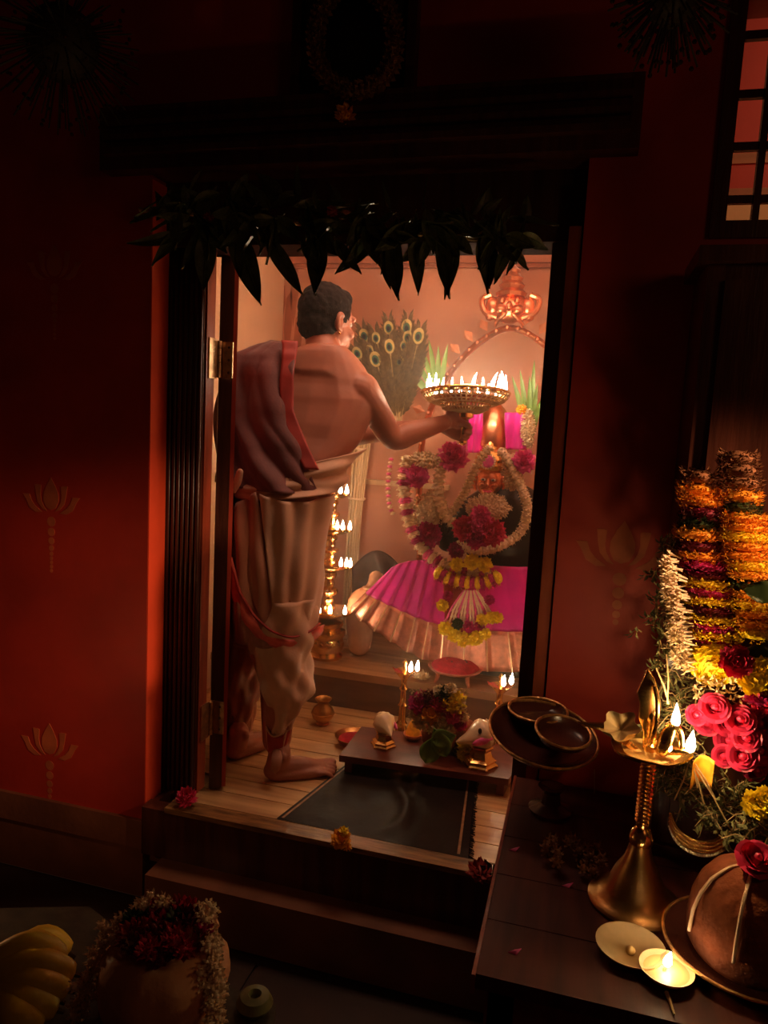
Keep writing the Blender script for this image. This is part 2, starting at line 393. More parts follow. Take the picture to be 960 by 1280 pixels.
# door leaf folded inward
dl=struct(bpy.data.objects.new('door_1',None),'narrow red-brown door leaf swung inward on brass hinges'); col.objects.link(dl)
XD0=P(269,650,1.93).x; XD1=P(288,650,1.93).x; dl.location=(XD0,1.93,ZF)
dd=V((-.47,.88,0)); nn=V((.88,.47,0)); th=XD1-XD0
def leafbox(n0,n1,d0,d1,z0,z1):
    o=V((XD0,1.93,0)); pts=[o+nn*n0+dd*d0,o+nn*n1+dd*d0,o+nn*n1+dd*d1,o+nn*n0+dd*d1]
    return MB().prism([(p.x,p.y) for p in pts],z0,z1)
leafbox(0,th*.78,0,.36,ZF+.012,ZT).build('door_stile','wood',dl,False)
leafbox(th*.78,th*1.02,.004,.36,ZF+.012,ZT).build('door_face','doorred',dl,False)
for z in (P(275,450,1.93).z,P(262,900,1.9).z):
    # brass hinge bridging jamb and leaf
    pl=MB(); y=1.925
    pl.box((XJ+.005,1.86,z-.055),(XJ+.009,1.905,z+.055)); pl.box((XD0-.002,y-.002,z-.05),(XD0+.045,y+.004,z+.05))
    h=pl.build('hinge','steel',dl,False)
    for k in range(5):
        MB().lathe([(.0085,0),(.0085,.019)],((XJ+.009+XD0)/2+.004,1.912,z-.05+k*.0205),12).build('hinge_knuckle','steel',h)
    pl=MB()
    for k in range(3): pl.ball((XD0+.034,y-.002,z-.035+k*.035),.004,8,5)
    pl.build('screw','wood',h)
# shrine interior -------------------------------------------------
fl=struct(MB().box((-2.2,1.95,.1),(XIR,YU,ZF-.008)).box((XL,1.770,.1),(XR1+.02,1.95,ZF-.008)).build('floor','riser',None,False),'veined stone plank floor inside the shrine')
y=1.772; k=0
while y<YU-.01:
    y1=min(y+.088,YU)
    MB().box((XI+.005 if y>1.96 else XJ-.03,y,ZF-.008),(XIR if y>1.96 else XR1,y1-.003,ZF)).build('plank','plank',fl,False); y=y1;k+=1
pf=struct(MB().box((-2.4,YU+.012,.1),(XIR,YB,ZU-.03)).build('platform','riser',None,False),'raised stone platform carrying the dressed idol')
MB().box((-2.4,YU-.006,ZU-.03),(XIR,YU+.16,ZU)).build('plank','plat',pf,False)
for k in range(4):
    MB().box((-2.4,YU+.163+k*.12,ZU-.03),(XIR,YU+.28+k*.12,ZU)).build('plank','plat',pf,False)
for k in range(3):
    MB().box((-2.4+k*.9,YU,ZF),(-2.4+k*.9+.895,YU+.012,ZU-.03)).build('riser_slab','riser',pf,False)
struct(MB().box((-2.4,YB,.1),(XIR,YB+.1,2.5)).build('wall_back','pink',None,False),'pink plaster back wall of the shrine')
bw=struct(MB().box((XI-.1,1.95,.1),(XI,YB,2.5)).build('wall_left','cream',None,False),'cream plaster side wall of the shrine')
struct(MB().box((XIR,1.95,.1),(XIR+.08,YB+.1,2.5)).build('wall_inner_right','cream',None,False))
struct(MB().box((-2.4,1.95,2.34),(XIR+.08,YB+.1,2.4)).build('ceiling_shrine','cream',None,False))
struct(MB().box((XI,1.95,ZT+.16),(XIR,2.0,2.4)).build('wall_lintel_inner','cream',None,False))
struct(MB().box((XI,1.95,.1),(XL,2.0,2.4)).build('wall_inner_left','cream',None,False))
# stains running down near the corner
rr=random.Random(3)
for px,py,hh in ((368,360,46),(360,400,60),(372,420,50),(352,375,30)):
    c=P(px,py,YB-.001); wd=.018; pts=[]
    pts=[c+V((wd*x,0,-hh/300*z)) for x,z in ((-.7,-.5),(.8,-.7),(1.2,.1),(.5,.8),(0,1.2),(-.6,.7),(-1.1,.2))]
    MB().hull2(pts,.0012,(0,1,0)).build('stain','stain',bpy.data.objects['wall_back'],False)
# cornice and tube lights at the head of the back wall
zc=P(560,327,YB-.05).z
struct(MB().box((XI,YB-.05,zc-.004),(XIR,YB,zc+.03)).box((XI,YB-.03,zc-.02),(XIR,YB,zc-.004)).build('trim_2','stain',None,False),'pink plaster cornice')
tl=empty('light_strip',P(600,322,YB-.04),'row of small bright white lights on the back wall cornice above the copper arch','light')
for a,bx in ((536,549),(570,584),(632,652),(655,664),(667,682)):
    A=P(a,322,YB-.045); B=P(bx,322,YB-.045)
    hs=MB().box((A.x,YB-.05,zc+.030),(B.x,YB-.02,zc+.034)).build('lamp_housing','brassd',tl,False)
    MB().box((A.x,YB-.048,zc+.034),(B.x,YB-.024,zc+.060)).build('lamp_tube',TUBE,hs,False)
ar=bpy.data.lights.new('ceiling_fill','AREA'); ar.shape='RECTANGLE'; ar.size=1.0; ar.size_y=.35; ar.energy=8.5; ar.color=(1,.62,.42)  # added fill light below the ceiling, brightens floor and offerings
ao=bpy.data.objects.new('ceiling_fill',ar); col.objects.link(ao); ao.location=(-.40,2.22,2.32); ao.rotation_euler=(0,0,0)
# side room beyond the barred window
struct(MB().box((XIR+.08,2.9,0),(2.2,2.98,3.0)).build('wall_side_room','stone2',None,False),'red wall of the lit side room seen through the window bars')
zs=[P(925,y,2.9).z for y in (300,258,249,236,205,192)]
sw=bpy.data.objects['wall_side_room']
MB().box((XIR+.08,2.896,zs[0]-1.2),(2.2,2.9,zs[2])).build('cream_band','stone3',sw,False)
MB().box((XIR+.08,2.894,zs[2]),(2.2,2.9,zs[3])).build('brown_band','stone4',sw,False)
MB().box((XIR+.08,2.894,zs[4]),(2.2,2.9,zs[5])).build('orange_band','stone4',sw,False)
struct(MB().box((XIR+.08,1.95,-.05),(2.2,2.9,0)).build('floor_side_room','dfloor',None,False))
l=bpy.data.lights.new('side_room_bulb','POINT'); l.energy=15; l.color=(1,.74,.46); l.shadow_soft_size=.06
o=bpy.data.objects.new('side_room_bulb',l); col.objects.link(o); o.location=(1.25,2.35,2.75)
wn=struct(bpy.data.objects.new('window_1',None),'barred window onto a lit red room'); col.objects.link(wn); wn.location=(WXw0,WY+.05,WZw0)
MB().box((WXw0,WY-.01,WZw0-.035),(WXw1,WY+.09,WZw0)).build('window_sill','wood',wn,False)
MB().box((WXw0-.03,WY-.012,WZw0-.035),(WXw0,WY+.09,WZw1)).build('window_frame','wood',wn,False)
vx=[P(951,215,WY+.05).x+i*.118 for i in range(3)]
for x in vx: MB().box((x-.010,WY+.04,WZw0),(x+.004,WY+.06,WZw1)).build('window_bar','wood',wn,False)
hz=[P(930,y,WY+.05).z for y in (250,184,119,46)]
for z in hz: MB().box((WXw0,WY+.043,z-.0085),(WXw1,WY+.057,z+.0085)).build('window_bar','wood',wn,False)
zz=[WZw0]+hz+[WZw1]; xx=[WXw0]+vx+[WXw1]
for i in range(len(xx)-1):
    for j in range(len(zz)-1):
        MB().box((xx[i],WY+.062,zz[j]),(xx[i+1],WY+.064,zz[j+1])).build('window_pane','glass',wn,False)

# ================================================================ PRIEST
def interp(tab,y):
    if y<=tab[0][0]: return tab[0][1:]
    for a,b in zip(tab,tab[1:]):
        if a[0]<=y<=b[0]:
            t=(y-a[0])/(b[0]-a[0]); t=t*t*(3-2*t)*.5+t*.5
            return tuple(p+(q-p)*t for p,q in zip(a[1:],b[1:]))
    return tab[-1][1:]
def surf(tab,py,th,off=0.):        # th=0 faces the camera, +90 right silhouette
    xl,xr,Y,hd=interp(tab,py); c=P((xl+xr)/2,py,Y); hw=(xr-xl)/2/ppm(c)
    return c+CX*((hw+off)*sin(th))-CD*((hd+off)*cos(th))
def thx(tab,py,px):
    xl,xr,Y,hd=interp(tab,py); s=(px-(xl+xr)/2)/((xr-xl)/2); return math.asin(max(-1,min(1,s)))
def closed(tab,ys,n,fold,mb):
    rows=[[surf(tab,y,2*PI*i/n,fold(2*PI*i/n,y)) for i in range(n)] for y in ys]
    v=[p for r in rows for p in r]; m=len(ys)
    f=[(j*n+i,j*n+(i+1)%n,(j+1)*n+(i+1)%n,(j+1)*n+i) for j in range(m-1) for i in range(n)]
    f+=[tuple(range(n-1,-1,-1)),tuple((m-1)*n+i for i in range(n))]
    return mb.add(v,f)
def frange(a,b,n): return [a+(b-a)*i/(n-1) for i in range(n)]
TOR=[(432,384,432,2.31,.055),(440,360,442,2.31,.07),(455,332,456,2.31,.085),(475,318,466,2.31,.10),(500,310,474,2.31,.12),(540,310,456,2.28,.125),(580,304,428,2.22,.12),(620,300,410,2.18,.13),(660,300,402,2.17,.13),(700,310,392,2.16,.10)]
HIP=[(585,300,420,2.20,.13),(610,294,412,2.19,.145),(650,288,403,2.18,.155),(700,288,400,2.17,.16),(750,290,397,2.17,.16),(785,292,394,2.17,.15),(805,296,390,2.17,.13)]
RL=[(740,310,397,2.13,.12),(780,308,393,2.12,.12),(820,316,388,2.12,.105),(845,322,390,2.12,.10),(862,328,390,2.12,.09),(880,333,379,2.12,.07),(900,336,368,2.11,.055),(918,338,360,2.11,.045),(932,338,355,2.11,.038),(940,339,354,2.11,.034)]
LL=[(740,288,350,2.24,.12),(800,282,335,2.24,.10),(850,280,326,2.24,.085),(895,282,318,2.24,.06),(922,285,310,2.23,.045),(932,287,307,2.23,.038)]
pr=empty('person',PZ(340,975,ZF),'person in a maroon shawl and tan dhoti, back turned, holding up a plate of flames','person')
# body: one continuous skin
bd=MB()
closed(TOR,frange(432,700,34),28,lambda a,y:.004*cos(a*2)*0-(.010 if abs(a)<.35 or abs(a-2*PI)<.35 else 0)*(470<y<620),bd)
Hc=P(410,402,2.37); hf=V((.55,.83,-.12)).normalized(); hr=hf.cross(UP).normalized(); hu=hr.cross(hf)
HM=Matrix((hr,hf,hu)).transposed()
def hp(x,y,z): return Hc+HM@V((x,y,z))
bd.ball(hp(0,-.012,.025),(.074,.092,.085),24,16,HM)
bd.ball(hp(0,.028,-.035),(.058,.060,.078),20,14,HM)
bd.ball(hp(0,.052,-.082),(.030,.032,.026),14,10,HM)
bd.limb([(hp(0,.082,.012),.009),(hp(0,.098,-.018),.012),(hp(0,.094,-.030),.014)],10,3)
bd.limb([(hp(-.018,.084,-.052),.006),(hp(0,.092,-.051),.008),(hp(.018,.084,-.052),.006)],8,3)
bd.limb([(hp(-.016,.084,-.062),.006),(hp(0,.090,-.063),.008),(hp(.016,.084,-.062),.006)],8,3)
for s in (-1,1):
    bd.limb([(hp(s*.045,.070,.022),.010),(hp(s*.018,.086,.022),.010)],8,3)
    bd.ball(hp(s*.036,.062,-.030),(.024,.022,.020),12,8,HM)
    # ear: flattened cup with rim and lobe
    ec=hp(s*.074,-.008,-.014)
    bd.limb([(hp(s*.070,.006,-.034),.008),(hp(s*.082,-.016,-.026),.008),(hp(s*.086,-.024,-.004),.008),(hp(s*.084,-.016,.016),.008),(hp(s*.076,.002,.014),.007)],8,4)
    bd.ball(ec,(.010,.018,.024),10,8,HM)
nb=P(408,448,2.31)
bd.limb([(nb-UP*.06,.062),(nb,.056),(hp(0,-.02,-.06),.052),(hp(0,-.005,-.02),.05)],18,5)
SR=P(452,487,2.29); SL=P(328,478,2.36)
TP=P(582,496,2.58)           # centre of the arati plate
GR=TP+V((-.018,-.012,-.075)) # grip
EL=P(492,548,2.42); WR=P(556,528,2.53)
SR=SR+CD*.045-UP*.004
bd.ball(SR,(.058,.058,.062),16,12)
bd.limb([(SR-CX*.09+CD*.035-UP*.01,.055),(SR-CX*.03+CD*.008,.060),(SR,.058),(SR.lerp(EL,.5),.047),(EL,.039),(EL.lerp(WR,.35),.040),(WR,.026)],18,6)
EL2=SL+V((.08,.24,-.20)); WR2=TP+V((-.085,.01,-.10))
bd.limb([(SL+CX*.05,.066),(SL,.058),(SL.lerp(EL2,.5),.046),(EL2,.038),(EL2.lerp(WR2,.35),.038),(WR2,.026)],18,6)
def hand(wr,grip,mbm,up,s=1,nails=None):
    # palm runs from the wrist to the stem; five fingers close around the vertical stem at `grip`
    d=(grip-wr); L=d.length; d.normalize(); side=d.cross(up).normalized()*s; up2=side.cross(d)*s
    palm=wr+d*min(.085,L*.85)
    mbm.limb([(wr,.025),(wr+d*.03,.030),(palm,.034),(palm+d*.008,.030)],14,4,.55,side=up2)
    fr_=[(.030,.052,.0088),(.010,.058,.0092),(-.010,.054,.0088),(-.029,.044,.0078)]
    tips=[]
    for h,ln,r in fr_:
        b=palm+up2*h*.9+d*.006+side*.004
        c1=b+d*ln*.55+side*.004; c2=c1+d*ln*.28-side*ln*.42; c3=c2-d*ln*.30-side*ln*.22
        mbm.limb([(b-d*.012,r*1.08),(b,r*1.05),(c1,r),(c2,r*.92),(c3,r*.8)],10,4); tips.append((c3,r))
    tb=wr+d*.032+up2*.022-side*.010; t1=tb+d*.030-side*.022+up2*.012; t2=t1+d*.030-side*.004
    mbm.limb([(tb,.015),(t1,.0115),(t2,.0105),(t2+d*.012+side*.006,.0085)],10,4)
    return tips
hand(WR,GR,bd,UP,1); hand(WR2,GR+V((0,.02,-.045)),bd,UP,-1)
# shins and feet
def foot(heel,toe,ankle,shin,mbm):
    d=(toe-heel); L=d.length; d.normalize(); sd=d.cross(UP)
    z=ZF
    def q(a,s,h): 
        p=heel+d*(L*a)+sd*s; p.z=z+h; return p
    mbm.limb([(shin,.046),(shin.lerp(ankle,.6),.034),(ankle,.036),(q(.16,0,.045),.036)],14,5)
    mbm.limb([(q(.10,0,.030),.029),(q(.30,0,.036),.034),(q(.55,0,.030),.030),(q(.78,0,.020),.020)],14,5)
    mbm.limb([(q(.12,.012,.020),.020),(q(.5,.026,.018),.018),(q(.76,.026,.016),.016)],12,4)
    mbm.limb([(q(.12,-.012,.020),.020),(q(.5,-.024,.020),.018),(q(.78,-.026,.018),.018)],12,4)
    mbm.ball(q(.62,0,.018),(.045,.045,.016),14,8)
    for k,(s,a,r) in enumerate(((-.032,1.0,.0140),(-.010,1.0,.0092),(.009,.97,.0088),(.026,.93,.0084),(.042,.88,.0080))):
        mbm.limb([(q(.70,s*.95,.018),r*1.0),(q(a-.09,s*1.05,.019),r*.9),(q(a+.0,s*1.12,r),r)],10,4)
    for s in (-1,1): mbm.ball(ankle+sd*s*.030-UP*.0,(.016,.016,.018),10,7)
bd.limb([(P(365,680,2.17),.10),(P(352,790,2.13),.075),(P(346,925,2.11),.046)],16,6)
bd.limb([(P(330,680,2.19),.09),(P(308,790,2.24),.07),(P(297,915,2.23),.045)],16,6)
heel=PZ(331,975,ZF); toe=PZ(400,966,ZF); L_=toe-heel; toe=heel+L_.normalized()*.235
AR=V((heel.x,heel.y,ZF+.085))+L_.normalized()*.045
foot(heel,toe,AR,P(346,925,2.11),bd)
heel2=PZ(285,952,ZF); toe2=heel2+(PZ(330,930,ZF)-heel2).normalized()*.235
AL=V((heel2.x,heel2.y,ZF+.085))+(toe2-heel2).normalized()*.045
foot(heel2,toe2,AL,P(297,915,2.23),bd)
bo=bd.build('body','skin',pr)
mod_bake(bo,[('REMESH',dict(mode='VOXEL',voxel_size=.004)),('SMOOTH',dict(factor=.5,iterations=6))])
# hair
hb=MB(); hb.ball(hp(0,-.020,.032),(.081,.094,.092),24,16,HM); hb.ball(hp(0,-.040,-.015),(.072,.066,.066),20,12,HM); hb.ball(hp(0,.022,.080),(.055,.055,.035),18,10,HM)
ho=hb.build('hair','hair',pr)
mod_bake(ho,[('REMESH',dict(mode='VOXEL',voxel_size=.004)),('SMOOTH',dict(factor=.5,iterations=5))])
for v in ho.data.vertices:
    n_=noise.noise(v.co*70); v.co+=v.normal*(.0035*n_)
for s in (-1,1):
    e=MB().ball(hp(s*.029,.068,.004),.010,10,8).build('eye','eye',pr)
    MB().ball(hp(s*.031,.076,.004),.0035,8,6).build('pupil','black',e)
MB().ball(hp(.088,-.012,-.046),.0045,8,6).build('earring','bead',pr)
# dhoti: hip wrap and two gathered legs, one cloth
db=MB()
def hipfold(a,y): 
    k=(y-585)/220; return .006*sin(a*9+y*.03)*(.4+k)+.007*sin(a*5-y*.045+1)+.003*sin(a*17+y*.05)
def legfold(a,y):
    return .007*sin(a*3+y*.085)+.005*sin(a*6-y*.12+2)+.003*sin(a*11+y*.07)
closed(HIP,frange(590,803,46),96,hipfold,db)
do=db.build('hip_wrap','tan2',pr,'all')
db=MB(); closed(RL,frange(742,936,46),72,legfold,db)
dr=db.build('dhoti_leg','tan',pr,'all')
db=MB(); closed(LL,frange(742,930,40),64,legfold,db)
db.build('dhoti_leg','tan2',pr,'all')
# pale pleated panel of the dhoti hanging over the right thigh
def panel(u,v):
    y=612+152*v+8*sin(PI*u); x0=338+ (352-338)*v-28*(1-v)*0; x1=411-16*v
    px=x0+(x1-x0)*u; th=thx(HIP,min(y,800),px)
    return surf(HIP,min(y,800),th,.018-.014*max(0,v-.7)/.3+(.007*sin(u*22+v*4)+.004*sin(u*9-v*7))*(1-.6*v))
pb=MB().grid(panel,44,40); po=pb.build('dhoti_panel','tan',pr,'all'); mod_bake(po,[('SOLIDIFY',dict(thickness=.004))])
# second slanting drape on the left hip
def panel2(u,v):
    y=640+150*v-30*u*(1-v); px=292+(42+22*v)*u+10*v
    return surf(HIP,min(y,800),thx(HIP,min(y,800),px),.016+.008*sin(u*15+v*5)+.004*sin(u*7-v*9))
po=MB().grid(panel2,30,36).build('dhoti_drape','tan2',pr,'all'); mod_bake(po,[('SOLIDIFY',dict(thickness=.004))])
# pink woven border sweeping under the knee
def border(pts,tab,wid,off,name,m):
    pp=spline([V((x,y,0)) for x,y in pts],8); mb=MB(); v=[]
    for i,p in enumerate(pp):
        t=(pp[min(len(pp)-1,i+1)]-pp[max(0,i-1)]).normalized(); nrm=V((-t.y,t.x,0))
        for k in (-1,-.35,.35,1):
            q=p+nrm*(wid/2*k); v.append(surf(tab,q.y,thx(tab,q.y,q.x),off+(.005 if abs(k)<.5 else 0)+.002*sin(i*.9)))
    f=[(i*4+k,i*4+k+1,(i+1)*4+k+1,(i+1)*4+k) for i in range(len(pp)-1) for k in range(3)]
    mb.add(v,f); o=mb.build(name,m,pr,'all'); return mod_bake(o,[('SOLIDIFY',dict(thickness=.003))])
border([(302,690),(312,728),(327,758),(345,778),(366,787),(384,784),(394,776)],HIP,13,.026,'dhoti_border','pinkb')
border([(306,684),(318,724),(334,752),(352,770),(372,777),(392,769)],HIP,3,.030,'dhoti_border','rust')
# gathered hem band at the ankle
rb=MB(); ring=[surf(RL,932+2.5*cos(2*PI*i/30),2*PI*i/30,.006) for i in range(31)]
rb.tube(ring,.006,8,cap=False); rb.build('ankle_hem','pinkb',pr)
hm=MB(); hm.grid(lambda u,v: surf(RL,905+30*v+6*sin(PI*u),-1.0+1.9*u,.008+.004*sin(PI*v)),12,8); o=hm.build('ankle_fold','rust',pr,'all'); mod_bake(o,[('SOLIDIFY',dict(thickness=.003))])
hm=MB(); hm.tube([surf(RL,903+8*sin(PI*t/10),-1.0+1.5*t/10,.012) for t in range(11)]+[surf(RL,934,.6,.012),surf(RL,936,0,.012),surf(RL,930,-.7,.012),surf(RL,905,-1.0,.012)],.003,6); hm.build('ankle_piping','tan',pr)
# cloth tail over the instep
hm=MB(); c=P(344,958,2.06)
hm.limb([(P(346,938,2.06),.012),(P(346,948,2.02),.017),(P(344,960,2.01),.015),(P(343,966,2.01),.005)],10,4,.45,side=CX); hm.build('cloth_tail','tan2',pr)
# waist cloth: several slanting folds
def waist(u,v):
    y=586-42*max(0,u-.35)+(32+34*max(0,u-.35))*v+4*sin(u*5); th=-1.65+3.25*u
    return surf(TOR,y,th,.020+.007*sin(v*9+u*7)+.004*sin(v*17-u*5)+.004*sin(u*9))
wo=MB().grid(waist,48,36).build('waist_cloth','tan',pr,'all'); mod_bake(wo,[('SOLIDIFY',dict(thickness=.004))])
# end of the waist cloth hanging forward below the arm
def wend(u,v):
    a=P(415+22*u,552+12*u,2.20+.10*u); b_=P(392+18*u,612+6*u,2.16+.06*u); p=a.lerp(b_,v); return p+CD*(.010*sin(u*12+v*3))
wo=MB().grid(wend,20,14).build('waist_cloth_end','tan',pr,'all'); mod_bake(wo,[('SOLIDIFY',dict(thickness=.004))])
# shawl over left shoulder and back
SH=[(430,340,400,2.31,.075),(438,318,412,2.31,.09),(450,298,430,2.31,.11),(475,290,462,2.31,.125),(520,286,462,2.29,.135),(560,288,440,2.25,.135),(600,288,418,2.21,.14),(615,290,412,2.2,.145)]
def shawl(u,v):
    y=431+178*v-3*sin(u*4); ye=y
    edge=thx(SH,y,374+24*max(0,v-.55)*2); th=-PI*1.05+(edge+PI*1.05)*u
    f=.020*abs(sin(u*17-v*3))**1.6+.016*abs(sin(u*10.5+v*2.5))+.010*abs(sin(u*31-v*6))
    return surf(SH,ye,th,.002+f*min(1,v*5+.15))
so=MB().grid(shawl,110,60).build('shawl','maroon',pr,'all'); mod_bake(so,[('SOLIDIFY',dict(thickness=.004))])
def sborder(u,v):
    y=431+150*v; px=361+14*u+24*max(0,v-.55)*2
    return surf(SH,y,thx(SH,y,px),.034+.003*sin(v*20+u*2))
so=MB().grid(sborder,6,50).build('shawl_border','rust',pr,'all'); mod_bake(so,[('SOLIDIFY',dict(thickness=.003))])
# pale knotted tip of shawl at left hip
hm=MB().limb([(P(300,590,2.02),.010),(P(297,602,2.02),.012),(P(293,614,2.02),.006)],8,4,.5,side=CX); 
hm.build('shawl_tip','tan',pr)
# folded edge on the shoulder
# ---- arati plate (held thing)
at_=empty('flame_plate',TP+V((0,0,-.09)),'round latticed brass plate ringed with burning wicks, held up by the person','oil lamp')
TILT=V((-.04,.12,1)).normalized(); TQ=TILT.to_track_quat('Z','Y').to_matrix()
def tp(x,y,z): return TP+TQ@V((x,y,z))
pts=[(.150,.012),(.147,.0),(.135,-.012),(.115,-.021),(.092,-.027),(.085,-.028),(.078,-.042),(.058,-.052),(.030,-.056)]
mb=MB(); mb.lathe(pts,TP,44,TILT); mb.f=[q for q in mb.f if len(q)==4]
lat=mb.build('lattice_bowl','palebrass',at_); 
mod_bake(lat,[('WIREFRAME',dict(thickness=.0060,use_replace=True))])
mb=MB(); mb.tube([tp(.151*cos(a),.151*sin(a),.012) for a in frange(0,2*PI,49)],.0055,8,cap=False); mb.tube([tp(.086*cos(a),.086*sin(a),-.028) for a in frange(0,2*PI,33)],.004,8,cap=False); mb.build('rim','brass',at_)
MB().lathe([(0,-.012),(.118,-.010),(.124,-.004),(.118,-.006),(0,-.008)],TP,36,TILT).build('inner_tray','brass',at_)
MB().lathe([(.03,-.03),(.032,-.07),(.012,-.08),(.010,-.10),(.014,-.105),(.010,-.12),(.014,-.16),(.006,-.168)],TP,16).build('stem','brass',at_)
for k in range(24):
    a=2*PI*k/24; c=tp(.134*cos(a),.134*sin(a),.004)
    cu=MB().lathe([(.004,-.004),(.013,.0),(.016,.008),(.013,.006),(.0,.004)],c,10).build('wick_cup','brass',at_)
    h=R_.uniform(.034,.075)
    flame(cu,c+V((0,0,.004)),h,.27,R_.uniform(-.15,.3))
for dx,dy,pw in ((0,0,3.0),(-.09,-.05,1.6),(.09,-.05,1.6),(0,.1,1.6)):
    plight(at_,tp(dx,dy,.050),pw*.8,(1,.68,.42),.03)

# ================================================================ THINGS INSIDE THE SHRINE
# ---- tiered standing lamp
L0=P(407,833,2.86); L0.z=ZU
tlamp=empty('tiered_oil_lamp',L0,'tall tiered brass lamp with small flames on every tier, right of the person','oil lamp')
k_=1/ppm(L0)
def lz(y): return P(407,y,2.86).z-ZU
MB().lathe([(20*k_,0),(21*k_,.012),(17*k_,.02),(20*k_,.035),(22*k_,.06),(20*k_,.085),(23*k_,.10),(23*k_,.115),(16*k_,.125),(20*k_,.14),(20*k_,.155),(11*k_,.165)],L0,32).build('base','brass',tlamp)
mb=MB()
mb.tube([L0+V((.067*cos(a),.067*sin(a),.062+.012*abs(sin(a*9)))) for a in frange(0,2*PI,73)],.005,6,cap=False); mb.build('base_garland','brassd',tlamp)
tiers=[(764,30,[(-10,2),(4,0),(23,2)]),(706,26,[(15,3),(22,0),(27,5)]),(661,23,[(8,2),(15,-2),(24,2)]),(617,19,[(10,0),(18,3)]),(583,14,[(17,3)])]
zprev=.165
for i,(ty,tr,fls) in enumerate(tiers):
    z=lz(ty); r=tr*k_
    prof=[(.020,zprev)]
    n_=5
    for q in range(n_):
        z0=zprev+(z-.02-zprev)*(q+.2)/n_; z1=zprev+(z-.02-zprev)*(q+.8)/n_
        rr_=(.030,.022,.038,.022,.030)[q]*(1-.08*i); prof+=[(rr_,z0),(rr_*1.12,(z0+z1)/2),(rr_,z1),(.017,z1+.004)]
    MB().lathe(prof+[(.02,z-.018)],L0,20).build('shaft','brass',tlamp)
    t_=MB().lathe([(.016,-.022),(r*.55,-.018),(r*.9,-.006),(r,.004),(r*1.0,.010),(r*.93,.006),(r*.6,-.006),(.014,-.004)],L0+V((0,0,z)),28,mod=lambda a,u:1+.05*cos(a*6)).build('tier_dish','brass',tlamp)
    for dx,dy in fls:
        c=L0+CX*(dx*k_)*.95-CD*(r*.6)+V((0,0,z+.004))
        MB().lathe([(.004,-.004),(.010,0),(.012,.006),(.0,.003)],c,8).build('wick_spout','brass',t_)
        flame(t_,c+V((0,0,.002)),.040,.48)
    plight(tlamp,L0+CX*(15*k_)-CD*(r*.6+.01)+V((0,0,z+.03)),.34,(1,.56,.22),.01)
    zprev=z
MB().lathe([(.012,zprev),(.02,zprev+.015),(.012,zprev+.03),(.018,zprev+.045),(.004,zprev+.07),(0,zprev+.075)],L0,16).build('finial','brass',tlamp)
# ---- reed bundle behind the lamp
rb0=P(433,790,3.22); rb0.z=ZU
ree=empty('reed_bundle',rb0,'pale bundle of long reeds standing upright behind the tiered lamp','bundle')
top=P(440,536,3.22).z-ZU
for k in range(22):
    a=k*2.4; r=.030*math.sqrt(k/22); 
    MB().tube([rb0+V((r*cos(a)*.9,r*sin(a)*.8,0)),rb0+V((r*cos(a)*1.0+.012,r*sin(a),top*.6)),rb0+V((r*cos(a)*1.35+.03,r*sin(a)*1.2,top+R_.uniform(-.06,.02)))],.0055,6).build('reed','reed',ree)
for py in (622,560): 
    z=P(433,py,3.22).z; c=rb0+V((.02,0,z-ZU)); MB().tube([c+V((.037*cos(a),.034*sin(a),0)) for a in frange(0,2*PI,21)],.005,6,cap=False).build('binding','thread',ree)
# ---- low rail behind the idol
a_=P(446,602,3.30); b_=P(560,612,3.30); b_.z=a_.z
rl=tag(MB().box((a_.x,3.315,a_.z-.01),(b_.x,YB,a_.z+.012)).build('wall_shelf','reed',None,False,origin=a_),'thin pale ledge on the back wall between reed bundle and idol','shelf')
# ---- the idol
YI=2.98
I0=P(618,838,YI); I0.z=ZU
ki=1/ppm(I0)
def ip(x,y,d=0): 
    return P(x,y,YI-d)
idol=empty('shrine_idol',I0,'dark stone idol with crown, dressed in a magenta pleated skirt edged in copper','statue')
# stone body
mb=MB()
mb.lathe([(.17,0),(.17,.05),(.13,.08),(.12,.30),(.13,.42),(.17,.52),(.19,.62),(.17,.70),(.10,.755),(.05,.78),(.045,.82)],(I0.x,I0.y+.03,ZU),32)
for p in mb.v: p.y=I0.y+.03+(p.y-I0.y-.03)*.62
mb.build('stone_body','black',idol)
hc=ip(612,602,.02)
mb=MB(); mb.ball(hc,(.052,.050,.066),20,14); mb.ball(hc+V((0,-.035,-.040)),(.026,.022,.022),12,8)
mb.limb([(hc+V((0,-.048,.012)),.006),(hc+V((0,-.060,-.010)),.011)],10,3)
for s in (-1,1):
    mb.limb([(hc+V((s*.052,-.005,.018)),.010),(hc+V((s*.060,-.004,-.012)),.009),(hc+V((s*.054,-.008,-.034)),.007)],8,3)
    mb.ball(hc+V((s*.022,-.034,-.014)),(.018,.016,.016),10,8)
mb.build('face','copper',idol)
for s in (-1,1):
    e=MB().ball(hc+V((s*.020,-.046,.010)),(.011,.006,.006),10,8).build('eye','eye',idol); MB().ball(hc+V((s*.020,-.051,.010)),.004,8,6).build('pupil','black',e)
MB().limb([(hc+V((-.014,-.052,-.034)),.004),(hc+V((0,-.056,-.036)),.005),(hc+V((.014,-.052,-.034)),.004)],8,3).build('lips','pinkf',idol)
cc=ip(612,578,.02)
cr_=MB().lathe([(.056,-.03),(.060,-.012),(.052,.0),(.058,.012),(.050,.03),(.044,.05),(.036,.055),(.034,.075),(.020,.09),(.012,.11),(0,.125)],cc,24,mod=lambda a,u:1+.05*cos(a*8)).build('crown','brass',idol)
mb=MB()
for k in range(18):
    a=PI*2*k/18; mb.ball(cc+V((.028*cos(a),-.058,.006+.028*sin(a))),.005,8,5)
mb.build('crown_beads','white',cr_)
